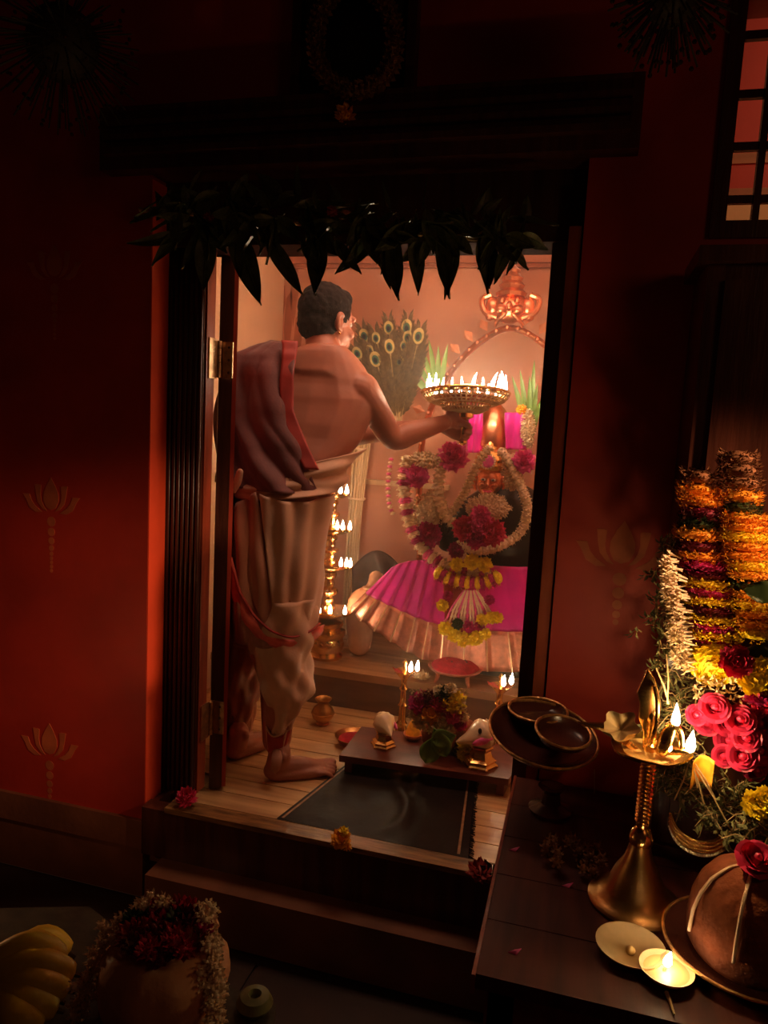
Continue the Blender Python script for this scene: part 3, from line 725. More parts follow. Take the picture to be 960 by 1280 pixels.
MB().lathe([(0,0),(.024,.0),(.024,.006),(0,.008)],cc+V((0,-.056,.006)),18,(0,-1,0)).build('crown_disc','pinkf',cr_)
# arms, gold, bent
for s in (-1,1):
    sh=V((I0.x+s*.16,I0.y,hc.z-.12)); el=sh+V((s*.07,-.02,-.15)); ha=el+V((s*-.0,-.12,.07))
    mb=MB().limb([(sh,.045),(sh.lerp(el,.5),.036),(el,.030),(ha,.022)],14,5)
    for k in range(4): mb.limb([(ha+V((s*(k-1.5)*.011,0,0)),.008),(ha+V((s*(k-1.5)*.013,-.018,.018)),.007),(ha+V((s*(k-1.5)*.014,-.016,.045)),.006)],8,3)
    mb.limb([(ha+V((-s*.02,0,-.004)),.008),(ha+V((-s*.032,-.012,.016)),.007)],8,3)
    mb.build('arm','black',idol)
# pleated fan skirt
cx_=I0.x
HEM=[(440,758),(446,768),(462,782),(484,797),(508,812),(530,823),(556,832),(590,837),(625,839),(660,839),(692,836),(724,826),(752,806),(768,785)]
TOPC=[(488,712),(496,706),(508,702),(520,700),(534,700),(548,700),(566,702),(590,704),(614,706),(640,708),(664,708),(684,706),(700,706),(712,712)]
hemw=spline([ip(x,y,.10+.06*(1-((x-625)/190)**2)) for x,y in HEM],8); topw=spline([ip(x,y,.10) for x,y in TOPC],8)
for p in hemw: p.z=max(p.z,ZU+.004)
NP=15
def skirt(u,v):
    t=u*(len(hemw)-1); i=min(len(hemw)-2,int(t)); f=t-i
    a=topw[i].lerp(topw[i+1],f); b=hemw[i].lerp(hemw[i+1],f); p=a.lerp(b,v)
    ph=(u*NP)%1.0
    saw=(ph if ph<.8 else (1-ph)*4)     # knife pleat
    am=.006+.026*max(0,v-.45)**.8; p=p+V((0,-1,0))*(.004+am*saw)+V((1,0,0))*(-.4*am*saw); p.z+=.0 if v<.9 else .004*saw
    return p
mb=MB().grid(lambda u,v:skirt(u,v*.62),NP*10,16); o=mb.build('skirt','magenta',idol,'all'); mod_bake(o,[('SOLIDIFY',dict(thickness=.003))])
mb=MB().grid(lambda u,v:skirt(u,.62+v*.38),NP*10,8); o=mb.build('skirt_border','zari',idol,'all'); mod_bake(o,[('SOLIDIFY',dict(thickness=.003))])
for k in range(NP):
    u=(k+.82)/NP
    mb=MB().tube([skirt(u,.62+.38*q/8)+V((0,-.004,0)) for q in range(9)],.0032,6); mb.build('pleat_edge','zaril',idol)
# magenta sash cloths beside the crown
mb=MB()
def cl(x0,x1,y0,y1,name,m,par,d=.06,amp=.008,n=9):
    def fn(u,v):
        a=ip(x0,y0,d).lerp(ip(x1,y0,d),u); b=ip(x0,y1,d).lerp(ip(x1,y1,d),u); return a.lerp(b,v)+V((0,-amp*sin(u*n+v*2)-amp*.5*sin(v*7),0))
    o=MB().grid(fn,16,14).build(name,m,par,'all'); return mod_bake(o,[('SOLIDIFY',dict(thickness=.006))])
cl(584,603,516,566,'sash','magenta',idol,.03); cl(632,657,516,562,'sash','magenta',idol,.03)
cl(556,580,702,790,'waist_sash','rust',idol,.19)
# headdress panel of copper between the sashes
mb=MB().lathe([(.060,0),(.072,.02),(.066,.05),(.070,.09),(.055,.13),(.040,.16),(.02,.18),(0,.19)],ip(616,562,-.02),24,mod=lambda a,u:1+.04*cos(a*10)); mb.build('headdress','copper',idol)
# ---- garlands on the idol
def flower_thing(name,c,label,cat,group,m,r,n=60,axis=(0,-1,.4),lo=-.3):
    mb=MB().puff(c,r,n,.5,axis,1,lo); o=mb.build(name,m,None,origin=c); return tag(o,label,cat,group)
def bead_garland(name,label,pts,nb,r,mats_,pat=None,flat=.55,group=None):
    pp=along(spline(pts,8),nb); root=empty(name,pp[0][0],label,'garland',group)
    MB().tube([p for p,t in pp],.004,6).build('string','thread',root)
    for i,(p,t) in enumerate(pp):
        m=mats_[i%len(mats_)]
        mb=MB(); q=t.to_track_quat('Z','Y').to_matrix()
        mb.ball(p,(r*.86,r*.86,r*flat),10,6,q)
        for k in range(18):
            a=k*2.4; d=q@V((cos(a),sin(a),((k%5)-2)*.22*flat)); mb.petal(p+d*r*.55,(d+t*R_.uniform(-.3,.3)).normalized(),t,r*.62,r*.5,.15)
        mb.build('flower','%s'%m,root)
    return root
g1=[(510,574),(506,592),(505,615),(509,640),(516,665),(530,688),(548,703),(570,714),(595,720),(618,722)]
G1=bead_garland('thick_garland','thick rope garland of cream and pink segments, outermost on the idol',[ip(x,y,.16+.05*(i/9)) for i,(x,y) in enumerate(g1)],30,.030,['white2','white2','pinkf','white2','mag'])
g1=[(556,568),(550,590),(548,615),(554,640),(568,655),(590,664)]
bead_garland('jasmine_garland','short twisted white jasmine garland left of the idol face',[ip(x,y,.17) for x,y in g1],18,.026,['white','white2'])
g1=[(628,566),(640,582),(650,605),(659,632),(657,652),(648,668),(632,679),(612,687),(592,688),(575,681)]
bead_garland('petal_garland','looped white petal garland over the dark stone, right side',[ip(x,y,.15+.02*sin(i)) for i,(x,y) in enumerate(g1)],24,.022,['white','white','white2'],flat=1.0)
g1=[(612,560),(598,578),(588,600),(578,622),(566,640)]
bead_garland('white_bud_garland','thin strand of white buds slanting from crown to the chest',[ip(x,y,.13) for x,y in g1],18,.020,['white2'])
g1=[(489,574),(486,592),(485,612),(487,632),(491,642)]
bead_garland('thin_garland','thin bead strand hanging at the idol far left edge',[ip(x,y,.12) for x,y in g1],16,.011,['pinkf','white2'])
g1=[(548,716),(565,724),(585,728),(605,728),(622,722)]
bead_garland('striped_garland','short yellow and maroon striped garland at the idol waist',[ip(x,y,.24) for x,y in g1],13,.029,['yel','mag','yel','mag'],flat=.62)
# jasmine masses
def mass(name,label,cat,x0,x1,y0,y1,d,m,n,r,m2=None,group=None,kind='stuff'):
    c0=ip((x0+x1)/2,(y0+y1)/2,d); mb=MB()
    mb.ball(c0,((x1-x0)*ki*.40,.035,(y1-y0)*ki*.40),14,10); n=int(n*1.5)
    for k in range(n):
        a=R_.uniform(0,2*PI); q=math.sqrt(R_.random()); x=(x0+x1)/2+(x1-x0)/2*q*cos(a); y=(y0+y1)/2+(y1-y0)/2*q*sin(a)
        p=ip(x,y,d+.055*math.sqrt(max(0,1-q*q)))
        dd_=V((q*cos(a),-.9,-q*sin(a)+.2)).normalized()
        for j in range(4): 
            g=j*PI/2+k; mb.petal(p,(dd_*.6+V((cos(g),0,sin(g)))).normalized(),dd_,r,r*.6,.2)
    o=mb.build(name,m,None,origin=c0); return tag(o,label,cat,group,kind)
mass('jasmine_cluster','loose cream jasmine bed left of the chest flowers','flowers',516,560,615,668,.12,'white2',150,.013)
mass('jasmine_cluster','white jasmine heap directly above the red chest flower','flowers',584,638,618,650,.17,'white',190,.013)
mass('jasmine_cluster','white jasmine on the right shoulder strand of the idol','flowers',628,652,568,612,.10,'white',90,.013)
mass('jasmine_cluster','small pale jasmine tuft on the idol left shoulder','flowers',512,552,566,584,.14,'white2',70,.014)
mass('jasmine_cluster','cream bud column right of the crown beside the door jamb','flowers',652,668,512,560,.02,'white2',90,.012)
# red chest flower
c=ip(600,658,.24); t=empty('chest_flower',c,'large shaggy magenta and coral flower cluster on the idol chest','flowers')
for dx,dy,r,m in ((-15,3,.042,'rose'),(2,-2,.040,'pinkf'),(15,5,.042,'rose'),(-2,12,.038,'mag'),(0,-14,.030,'pinkf')):
    MB().puff(c+V((dx*ki,-.015,-dy*ki)),r,90,.6,(0,-1,.2),1,-.4).build('flower_head',m,t)
for px,py,r,m,lb in ((567,571,.052,'pinkf','round pink flower on the idol upper left, below the sash'),(522,596,.042,'pinkf','small pink flower beside the thick garland top'),(655,577,.040,'pinkf','pink flower at the right edge by the door jamb'),
    (537,668,.046,'mag','dark magenta flower low inside the thick garland'),(571,688,.030,'mag','small maroon flower under the jasmine bed')):
    flower_thing('round_flower',ip(px,py,.17),lb,'flower','round flowers pinned on the idol',m,r,80)
for px,py,r,lb in ((571,706,.024,'left of the three yellow marigolds at the idol waist'),(590,703,.028,'middle one of three yellow marigolds at the idol waist'),(606,706,.026,'right of the three yellow marigolds at the idol waist')):
    flower_thing('marigold',ip(px,py,.25),lb,'flower','waist marigolds','yel',r,70)
for px,py,m,lb in ((528,578,'yel','tiny yellow bud on the shoulder of the idol'),(652,512,'ora','orange bud on top of the right sash')):
    flower_thing('flower_bud',ip(px,py,.12),lb,'flower',None,m,.018,40)
# hanging tassel pendant with marigold feet
c=ip(588,740,.24); t=empty('tassel_pendant',c,'white thread tassel with yellow marigold ends hanging over the skirt','garland')
for k in range(15):
    u=(k-7)/7; a=ip(588+u*8,738,.25); b=ip(588+u*32,785-6*u*u,.27)
    mb=MB().tube([a,a.lerp(b,.5)+V((u*.008,-.006,0)),b],.0042,6); q=mb.build('tassel','white' if k%3 else 'pinkf',t)
    for j in range(5):
        p=a.lerp(b,.25+.17*j); MB().puff(p,.008,10,.5,(0,-1,0)).build('bud','white2' if (k+j)%3 else 'mag',q)
for px,py,r,m in ((553,757,.022,'yel'),(556,785,.024,'yel'),(568,794,.026,'yel'),(580,799,.028,'yel'),(594,798,.026,'yel'),(606,792,.022,'yel'),(603,775,.022,'yel'),(615,772,.022,'yel'),(622,772,.02,'yel'),(560,745,.018,'mag'),(572,780,.02,'grn'),(586,784,.02,'mag'),(600,782,.02,'mag'),(612,750,.018,'mag')):
    MB().puff(ip(px,py,.28),r,60,.45,(0,-1,.4),1,-.4).build('marigold_end' if m=='yel' else 'flower_end',m,t)
# arch of copper behind the idol with lion face on top
YA=3.16
ar_=empty('copper_arch',P(638,838,YA)*1.0,'embossed copper arch behind the idol with a lion face on top','arch')
ar_.location.z=ZU
ap=[(528,838),(526,760),(524,680),(524,600),(530,540),(548,490),(574,452),(605,424),(638,410),(671,424),(702,452),(728,490),(746,540),(752,600),(752,680),(750,760),(748,838)]
aw=spline([P(x,y,YA) for x,y in ap],6)
for p in aw: p.z=max(p.z,ZU+.01)
MB().tube(aw,.026,10,.5,side=(0,1,0)).build('arch_band','copper',ar_)
for i,(p,t_) in enumerate(along(aw,70)):
    MB().ball(p+V((0,-.030,0)),.010,8,5).build('arch_boss','copper',ar_)
for i,(p,t_) in enumerate(along(aw,46)):
    nrm=V((-t_.z,0,t_.x)); 
    if 8<i<38: MB().petal(p-nrm*-.02,nrm,V((0,-1,0)),.06,.04,.1).build('arch_leaf','copper',ar_)
lc=P(638,385,YA-.04)
mb=MB(); mb.ball(lc,(.075,.045,.062),18,12); 
for s in (-1,1):
    mb.ball(lc+V((s*.034,-.038,-.012)),(.026,.022,.022),12,8); mb.ball(lc+V((s*.072,-.01,.006)),(.028,.02,.038),12,8); mb.ball(lc+V((s*.080,-.01,-.034)),(.020,.018,.020),10,8)
    mb.ball(lc+V((s*.030,-.040,.024)),.014,10,8); mb.limb([(lc+V((s*.015,-.045,-.030)),.008),(lc+V((s*.045,-.03,-.055)),.008),(lc+V((s*.055,-.01,-.075)),.006)],8,3)
mb.ball(lc+V((0,-.048,.000)),(.014,.018,.020),10,8)
mb.build('lion_face','copper',ar_)
mb=MB().lathe([(.055,.045),(.060,.06),(.042,.075),(.050,.09),(.036,.105),(.042,.12),(.026,.14),(.030,.15),(.012,.165),(0,.178)],lc,20,mod=lambda a,u:1+.06*cos(a*8)); mb.build('lion_crown','copper',ar_)
for s in (-1,1): MB().tube(spline([lc+V((s*.05,-.02,-.04)),lc+V((s*.10,-.02,-.02)),lc+V((s*.115,-.02,.03)),lc+V((s*.08,-.02,.05))],5),.012,8).build('scroll','copper',ar_)
# ---- peacock feather fan
fp=P(498,540,3.08); fan=empty('peacock_fan',fp,'fan of peacock feathers with gold and teal eyes, beside the face of the person','feathers')
tips=[(486,408),(509,407),(470,421),(487,431),(505,431),(510,420),(469,447),(448,462),(455,418),(462,436),(446,440),(524,418),(500,450)]
for i,(x,y) in enumerate(tips):
    yy=3.05-.004*(i%4); tip=P(x,y,yy); d=(tip-fp); L=d.length; d.normalize(); sd=d.cross(V((0,1,0))).normalized(); nm=sd.cross(d); 
    if nm.y>0: nm=-nm
    fo=MB().tube([fp+nm*.0,tip],.0022,5).build('feather','stem',fan)
    mb=MB()
    for k in range(74):
        u=k/73; bs=fp.lerp(tip,.20+.86*u); ln=.046+.044*sin(PI*min(1,u*1.05)) 
        for s in (-1,1):
            dr_=(d*.75+sd*s*(.75-.35*u)).normalized(); mb.petal(bs,dr_,nm,ln*R_.uniform(.8,1.15),.009,.12)
    mb.build('barbs','fgreen',fo,kind='stuff')
    er=(.028,.033,.025,.030,.022)[i%5]
    for k_2,(f_,m_,of_) in enumerate(((1.0,'fgold',0),(.62,'fteal',-.08),(.36,'fblue',-.14))):
        n=16; v=[tip-d*er*.2+(sd*cos(2*PI*j/n)*er*.72+d*sin(2*PI*j/n)*er)*f_+d*er*of_+nm*(.004+.003*k_2) for j in range(n)]
        MB().hull2(v,.0015,nm).build('feather_eye',m_,fo,False)
# ---- long green leaf sprays behind the idol
for base,tl_,lb in (((548,505),[(500,455),(512,440),(524,430),(536,424),(508,470),(548,432),(560,430)],'spray of thin green leaves behind the flame plate, left'),
                    ((662,560),[(640,470),(650,462),(662,470),(672,480),(655,500),(668,450),(676,500)],'spray of hanging green leaf blades right of the flame plate')):
    b0=P(*base,3.10); sp=empty('leaf_spray',b0,lb,'leaves','leaf sprays behind the idol')
    for x,y in tl_:
        t0=P(x,y,3.06); m_=b0.lerp(t0,.55)+V((0,-.01,.03))
        def fn(u,v,b0=b0,m_=m_,t0=t0):
            p=b0*(1-v)**2+m_*2*v*(1-v)+t0*v*v; dd2=(t0-b0).normalized(); s_=dd2.cross(V((0,1,0))); return p+s_*(u-.5)*.022*sin(PI*min(1,v*.93+.05))+V((0,-.004*abs(u-.5),0))
        MB().grid(fn,2,8).build('leaf_blade','lgrn',sp,'all')
# ---- dark cloth bundle left of the skirt
c=P(472,716,3.12); mb=MB()
mb.grid(lambda u,v:P(440+70*u,768-(48+32*sin(PI*min(1,u*.9+.1)))*v+ (10 if v==0 else 0),3.12-.10*sin(PI*v)+.012*sin(u*13+v*6)),30,20)
db_=mb.build('cloth_bundle','dcloth',None,'all',origin=V((c.x,c.y,ZU))); tag(db_,'dark grey crumpled cloth behind the left end of the skirt','cloth'); mod_bake(db_,[('SOLIDIFY',dict(thickness=.02))])
c=P(452,750,2.93); c.z=ZU
bt=empty('brocade_bag',c,'small folded silver brocade pouch between the tiered lamp and the skirt','pouch')
mb=MB().limb([(c+V((0,0,.05)),.05),(c+V((.0,0,.11)),.055),(P(450,752,2.93),.05),(P(462,735,2.93),.02),(P(470,722,2.93),.03)],14,5,.6,side=CX); mb.build('pouch_body','bundle',bt)
MB().tube([P(462,735,2.93)+V((.026*cos(a),.02*sin(a),0)) for a in frange(0,2*PI,17)],.006,6,cap=False).build('tie','zaril',bt)
# ---- brass water pot
def lota(c,s,label,m='brassd'):
    t=empty('water_pot',c,label,'pot')
    MB().lathe([(.035*s,0),(.042*s,.006*s),(.030*s,.016*s),(.062*s,.045*s),(.070*s,.075*s),(.058*s,.105*s),(.036*s,.125*s),(.034*s,.140*s),(.050*s,.158*s),(.052*s,.162*s),(.046*s,.160*s),(.030*s,.140*s),(.03*s,.10*s),(0,.06*s)],c,28).build('pot_body',m,t)
    MB().tube([c+V((.0705*s*cos(a),.0705*s*sin(a),.075*s)) for a in frange(0,2*PI,29)],.003*s,6,cap=False).build('pot_band',m,t)
    return t
c=PZ(403,905,ZF); lota(c,.62,'small round brass water pot on the floor below the tiered lamp')
# ---- kumkum plate
c=PZ(442,930,ZF+.0)
def plate(c,r,label,m='brassd',fill=None,name='plate',h=.02,cat='plate'):
    t=empty(name,c,label,cat)
    MB().lathe([(r*.6,0),(r*.62,.003),(r*.9,h*.7),(r,h),(r*1.02,h+.003),(r*.97,h+.002),(r*.62,.006),(0,.005)],c,32).build('dish',m,t)
    if fill:
        mb=MB().lathe([(r*.86,h*.55),(r*.7,h*.85),(r*.4,h*1.05),(0,h*1.15)],c,28,mod=lambda a,u:1+.03*sin(a*5)); mb.f=[q for q in mb.f if len(q)==4]; mb.build('powder',fill,t)
    return t
plate(c,.068,'shallow metal plate of red powder left of the conch',fill='kum',h=.03)
# ---- low plank seat carrying the offerings
ZP=ZF+.065
pp=[PZ(424,944,ZP),PZ(636,974,ZP),PZ(656,934,ZP),PZ(452,908,ZP)]
c=sum(pp,V())/4; c.z=ZF; pk=empty('low_wooden_seat',c,'low red-brown wooden plank stand carrying conches and flowers','stand')
MB().prism(pp,ZP-.022,ZP).build('top_board','plankw',pk,False)
for t_ in (.05,.95):
    a=pp[0].lerp(pp[1],t_); b=pp[3].lerp(pp[2],t_); dx=(pp[1]-pp[0]).normalized()*.012; a=a.lerp(b,.06); b=b.lerp(a,.06)
    MB().prism([a-dx,a+dx,b+dx,b-dx],ZF,ZP-.022).build('leg','plankw',pk,False)
# ---- conches on stands
def conch(c,s,label,az=0,cat='conch'):
    t=empty('conch',c,label,cat)
    MB().lathe([(.052*s,0),(.054*s,.008*s),(.046*s,.014*s),(.050*s,.022*s),(.036*s,.030*s),(.030*s,.048*s),(.038*s,.060*s),(.034*s,.064*s),(.0,.055*s)],c,6,mod=None).build('stand','brass',t,False)
    for k in range(6):
        a=k*PI/3; MB().ball(c+V((.050*s*cos(a),.050*s*sin(a),.004*s)),.006*s,8,5).build('stand_foot','brass',t)
    q=Matrix.Rotation(az,3,'Z'); o_=c+V((0,0,.098*s)); A=q@V((1,0,.25)).normalized()
    prof=[(.003,-.085),(.010,-.070),(.018,-.050),(.030,-.030),(.044,-.008),(.047,.008),(.038,.022),(.040,.026),(.028,.038),(.030,.041),(.018,.052),(.019,.055),(.009,.066),(0,.078)]
    MB().lathe([(r*s,z*s) for r,z in prof],o_,26,A,mod=lambda a,u:1+.05*cos(a*7+u*18)).build('shell','shell',t)
    sd=A.cross(UP).normalized()
    if (q@V((0,-1,0))).dot(sd)<0: sd=-sd
    MB().ball(o_+sd*.040*s-A*.014*s,(.034*s,.007*s,.012*s),14,8,A.to_track_quat('X','Z').to_matrix()).build('shell_mouth','pinkf',t)
    return t
conch(PZ(479,932,ZP),.80,'spiral conch shell on a brass stand, left of the flower heap',2.2)
cb=conch(PZ(600,956,ZP),1.05,'pale conch with a dark hole on a six-sided brass stand, right end',0.5)
oo=P(600,914,(PZ(600,956,ZP).y-.040)); MB().ball(oo,(.006,.004,.010),10,8).build('shell_hole','black',cb)
# ---- two small standing lamps
def smalllamp(c,h,label,fl):
    t=empty('small_oil_lamp',c,label,'oil lamp','pair of small brass lamps before the idol')
    MB().lathe([(.040,0),(.044,.008),(.038,.016),(.026,.03),(.020,.05),(.016,.06),(.020,.068),(.014,.078),(.012,h*.5),(.018,h*.52),(.012,h*.56),(.010,h*.72),(.016,h*.75),(.010,h*.8),(.012,h-.03),(.020,h-.02),(.034,h-.006),(.038,h),(.030,h-.004),(.0,h-.012)],c,24).build('lamp_stem','brass',t)
    tp_=MB().lathe([(.006,h-.01),(.010,h+.01),(.006,h+.02),(.009,h+.03),(.0,h+.045)],c,14).build('finial','brass',t)
    for k in range(5):
        a=2*PI*k/5+.4; MB().petal(c+V((.024*cos(a),.024*sin(a),h-.004)),V((cos(a),sin(a),.15)),UP,.028,.020,.2).build('spout','brass',t)
    for dx,dy in fl: flame(t,c+CX*dx-CD*.012+V((0,0,h+dy)),.042,.46,.05)
    plight(t,c+CX*.016-CD*.02+V((0,0,h+.035)),.42,(1,.58,.24),.01)
    return t
c=P(502,905,2.50); c.z=ZF; smalllamp(c,P(502,838,2.50).z-ZF,'small brass lamp with two flames, left of the red powder stool',[(.020,.0),(.044,.004)])
c=P(622,905,2.50); c.z=ZF; smalllamp(c,P(622,856,2.50).z-ZF,'small brass lamp with two flames, near the right door jamb',[(.008,.0),(.034,.008)])
# ---- footed powder stool
c=P(568,852,2.80); c.z=ZU
t=empty('footed_tray',c,'round three-footed tray heaped with red powder before the skirt','tray')
MB().lathe([(.085,.040),(.10,.045),(.108,.054),(.104,.056),(.09,.052),(0,.050)],c,32).build('dish','zari',t)
mb=MB().lathe([(.096,.054),(.088,.064),(.06,.078),(.03,.084),(0,.086)],c,28,mod=lambda a,u:1+.03*sin(a*5)); mb.f=[q for q in mb.f if len(q)==4]; mb.build('powder','kum',t)
for k in range(4):
    a=k*PI/2+PI/4; MB().limb([(c+V((.080*cos(a),.080*sin(a),.044)),.010),(c+V((.084*cos(a),.084*sin(a),.02)),.008),(c+V((.092*cos(a),.092*sin(a),.005)),.006)],8,3).build('foot','zari',t)
mb=MB()
for k in range(9): a=R_.uniform(0,6.3); q=R_.uniform(0,.05); mb.ball(c+V((q*cos(a),q*sin(a)-.01,.082)),.004,6,4)
mb.build('grains','black',t,kind='stuff')
c=P(527,842,2.74); c.z=ZU; tag(MB().puff(c+V((0,0,.012)),.030,40,.5,(0,0,1),.4,-.1).build('fallen_flower','white2',None,origin=c),'small cream flower lying on the platform edge left of the footed tray','flower')
# ---- offerings heap
OFY=PZ(545,944,ZP).y
c=PZ(548,940,ZP)
t=empty('flower_pot_offering',c,'dark pot piled with mixed marigolds, roses and jasmine on the low stand','flowers')
MB().lathe([(.04,0),(.06,.03),(.065,.06),(.055,.085),(.05,.10),(.03,.11),(0,.112)],c+V((0,.02,0)),22).build('pot','clay',t)
for x,y,r,m in ((523,880,.030,'mag'),(537,872,.024,'mar'),(555,868,.026,'grn'),(563,862,.020,'white2'),(551,878,.030,'rose'),(567,878,.036,'yel'),(540,890,.034,'ora'),(519,893,.018,'white2'),(524,904,.018,'white2'),(532,898,.016,'white2'),(568,894,.030,'pinkf'),(554,905,.036,'white2'),(573,882,.022,'white'),(578,896,.018,'white2'),(544,905,.022,'white'),(527,870,.018,'mag'),(517,884,.014,'white'),(549,864,.018,'white2'),(575,905,.02,'mag')):
    MB().puff(P(x,y,OFY-.02),r*1.02,60,.5,(0,-1,.6),1,-.5).build('flower_head',m,t)
mb=MB()
for k in range(60):
    x=R_.uniform(512,585); y=R_.uniform(862,915); p=P(x,y,OFY-.03); 
    for j in range(4): g=j*1.57; mb.petal(p,V((cos(g),-.3,sin(g))).normalized(),V((0,-1,0)),.011,.007,.2)
mb.build('loose_jasmine','white2',t,kind='stuff')
for j_,(x,y,ln,a,lb) in enumerate(((534,948,.10,.3,'bright green betel leaf propped against the flower heap, left'),(556,940,.10,-.5,'green betel leaf leaning right, beside the yellow flower'),(545,925,.08,1.2,'green betel leaf lying flat in the middle of the heap'))):
    b0=P(x,y,OFY-.07); d0=V((sin(a),-.15,cos(a))).normalized(); sd=d0.cross(V((0,1,0))).normalized()
    def fn(u,v): 
        w__=.034*sin(PI*v**.75)*(2*u-1); return b0+d0*ln*(v-.15)+sd*w__+V((0,-abs(2*u-1)*.008+.02*v,0))
    o=MB().grid(fn,6,10).build('betel_leaf','lgrn',None,'all',origin=b0); tag(o,lb,'leaf','betel leaves'); mod_bake(o,[('SOLIDIFY',dict(thickness=.0015))])
c=PZ(516,924,ZP+.0); t=empty('oil_cup',c,'little orange clay cup heaped in turmeric on the low stand','cup')
MB().lathe([(.018,0),(.030,.012),(.034,.022),(.030,.022),(0,.012)],c,18).build('cup','copper',t); MB().lathe([(.028,.020),(.020,.045),(.010,.065),(0,.072)],c,16).build('turmeric_cone','ora',t)
c=PZ(580,940,ZP); t=empty('coconut_bowl',c,'brown coconut in a dark bowl with a yellow flower, beside the large conch','bowl')
MB().lathe([(.025,0),(.045,.012),(.055,.03),(.052,.03),(.03,.014),(0,.012)],c,22).build('bowl','tray',t); MB().ball(c+V((0,.0,.062)),(.045,.045,.052),18,12).build('coconut','clay',t)
MB().puff(c+V((.018,-.048,.045)),.030,60,.5,(0,-1,.5),1,-.4).build('flower_head','yel',t); MB().puff(c+V((.03,-.03,.082)),.018,40,.5,(0,-1,.5),1,-.4).build('flower_head','rose',t)
c=PZ(581,950,ZP); tag(MB().puff(c+V((0,0,.018)),.024,50,.5,(0,-1,.8),.8,-.3).build('marigold','yel',None,origin=c),'yellow blossom lying in front of the big conch stand','flower')
c=PZ(573,942,ZP); tag(MB().puff(c+V((0,0,.012)),.016,30,.5,(0,-1,.8),.8,-.3).build('fallen_flower','white',None,origin=c),'white blossom lying left of the fallen yellow one','flower')
# ---- black mat
mc=[PZ(345,1025,ZF),PZ(585,1075,ZF),PZ(593,977,ZF),PZ(441,950,ZF)]
def matp(u,v):
    p=mc[0].lerp(mc[1],u).lerp(mc[3].lerp(mc[2],u),v); e=min(u,1-u,v,1-v)*8
    x,y=p.x,p.y
    h=.004+min(1,e)*(.010*max(0,noise.noise(V((x*9,y*7,1.3))))+.016*math.exp(-((u-.52-.10*sin(v*5))/.045)**2)*sin(PI*min(1,v*1.1))+.012*math.exp(-((u-.64+.07*v*v)/.035)**2)*v)
    r=V((p.x,p.y,ZF+h)); 
    if v>.99: r.y+=.012*noise.noise(V((u*30,0,0)))
    return r
c=sum(mc,V())/4; c.z=ZF
mt=empty('floor_mat',c,'black satin mat with brown border lying rumpled on the shrine floor','mat')
o=MB().grid(matp,90,50).build('mat_cloth','mat',mt,'all')
for u0 in (.945,.02):
    mb=MB().grid(lambda u,v:matp(u0+.014*u,v*.96+.02)+V((0,0,.0016)),2,50); mb.build('mat_stripe','matb',mt,'all')
mb=MB()
for k in range(110):
    v=k/110; p=matp(1,v); mb.tube([p,p+V((R_.uniform(.008,.016),R_.uniform(-.004,.004),-.002))],.0013,4)
for k in range(140):
    u=k/140; p=matp(u,1); mb.tube([p,p+V((R_.uniform(-.004,.004),R_.uniform(.006,.016),-.001))],.0013,4)
mb.build('fringe','mat',mt,kind='stuff')
# ---- flowers on the threshold
ZTH=.302
c=V((XJ+.03,1.745,.304)); tag(MB().puff(c+V((0,0,.024)),.026,60,.5,(0,-.4,1),.9,-.4).build('threshold_flower','rose',None,origin=c),'red flower at the left end of the threshold','flower')
c=PZ(424,1062,ZTH); c.y=max(1.71,min(c.y,1.76)); t=empty('threshold_offering',c,'orange marigold with tiny petals at the middle of the threshold','flower')
MB().puff(c+V((0,0,.020)),.024,60,.55,(0,-.5,1),.9,-.4).build('flower_head','ora',t); MB().puff(c+V((.006,.0,.044)),.012,30,.5).build('flower_head','yel',t)
for k in range(5): MB().puff(c+V((R_.uniform(-.035,.03),R_.uniform(-.012,.012),.006)),.008,14,.5).build('petal','ora',t)
c=PZ(604,1098,ZTH); c.y=max(1.71,min(c.y,1.76)); t=empty('threshold_offering',c,'crushed red flower with dark leaves at the right end of the threshold','flower')
MB().puff(c+V((-.01,0,.012)),.026,50,.6,(0,-.5,1),.5,-.4).build('flower_head','rust',t)
for k in range(4):
    a=k*1.1; MB().petal(c+V((.02,0,.004)),V((cos(a)*.6,sin(a)*.3,.6)),V((0,-1,.2)),.045,.02,.2).build('leaf','grn',t)

# ================================================================ MANGO LEAF FESTOON
YT=1.685
tb=P(430,290,YT); to=empty('mango_leaf_festoon',tb,'festoon of long dark mango leaves strung across the top of the doorway','garland')
rp=spline([P(175,262,YT+.02),P(250,268,YT),P(340,276,YT),P(430,284,YT),P(520,292,YT),P(610,300,YT),P(668,305,YT+.02)],6)
MB().tube(rp,.006,8).build('rope','stem',to)
def leafmesh(curl,bend,seed):
    n=10; rg=random.Random(seed); wv=rg.uniform(0,6)
    mb=MB()
    def fn(u,v):
        w__=.15*(sin(PI*min(1,v*.97+.03)**.8)**.9)*(2*u-1); return V((w__+bend*v*v,-.05*abs(2*u-1)*1.0+curl*v*v+.012*sin(v*11+wv)*(2*u-1),-v))
    mb.grid(fn,6,14); mb.tube([fn(.5,v/10)+V((0,-.006,0)) for v in range(11)],.010,5)
    mb.tube([V((0,0,.10)),V((0,0,0))],.013,5)
    o=mb.build('mango_leaf','mango',None,'all'); me=o.data; bpy.data.objects.remove(o); return me
LM=[leafmesh(c_,b_,i) for i,(c_,b_) in enumerate(((-.05,.0),(-.15,.10),(.05,-.12),(-.20,-.05),(-.05,.22),(-.1,-.25)))]
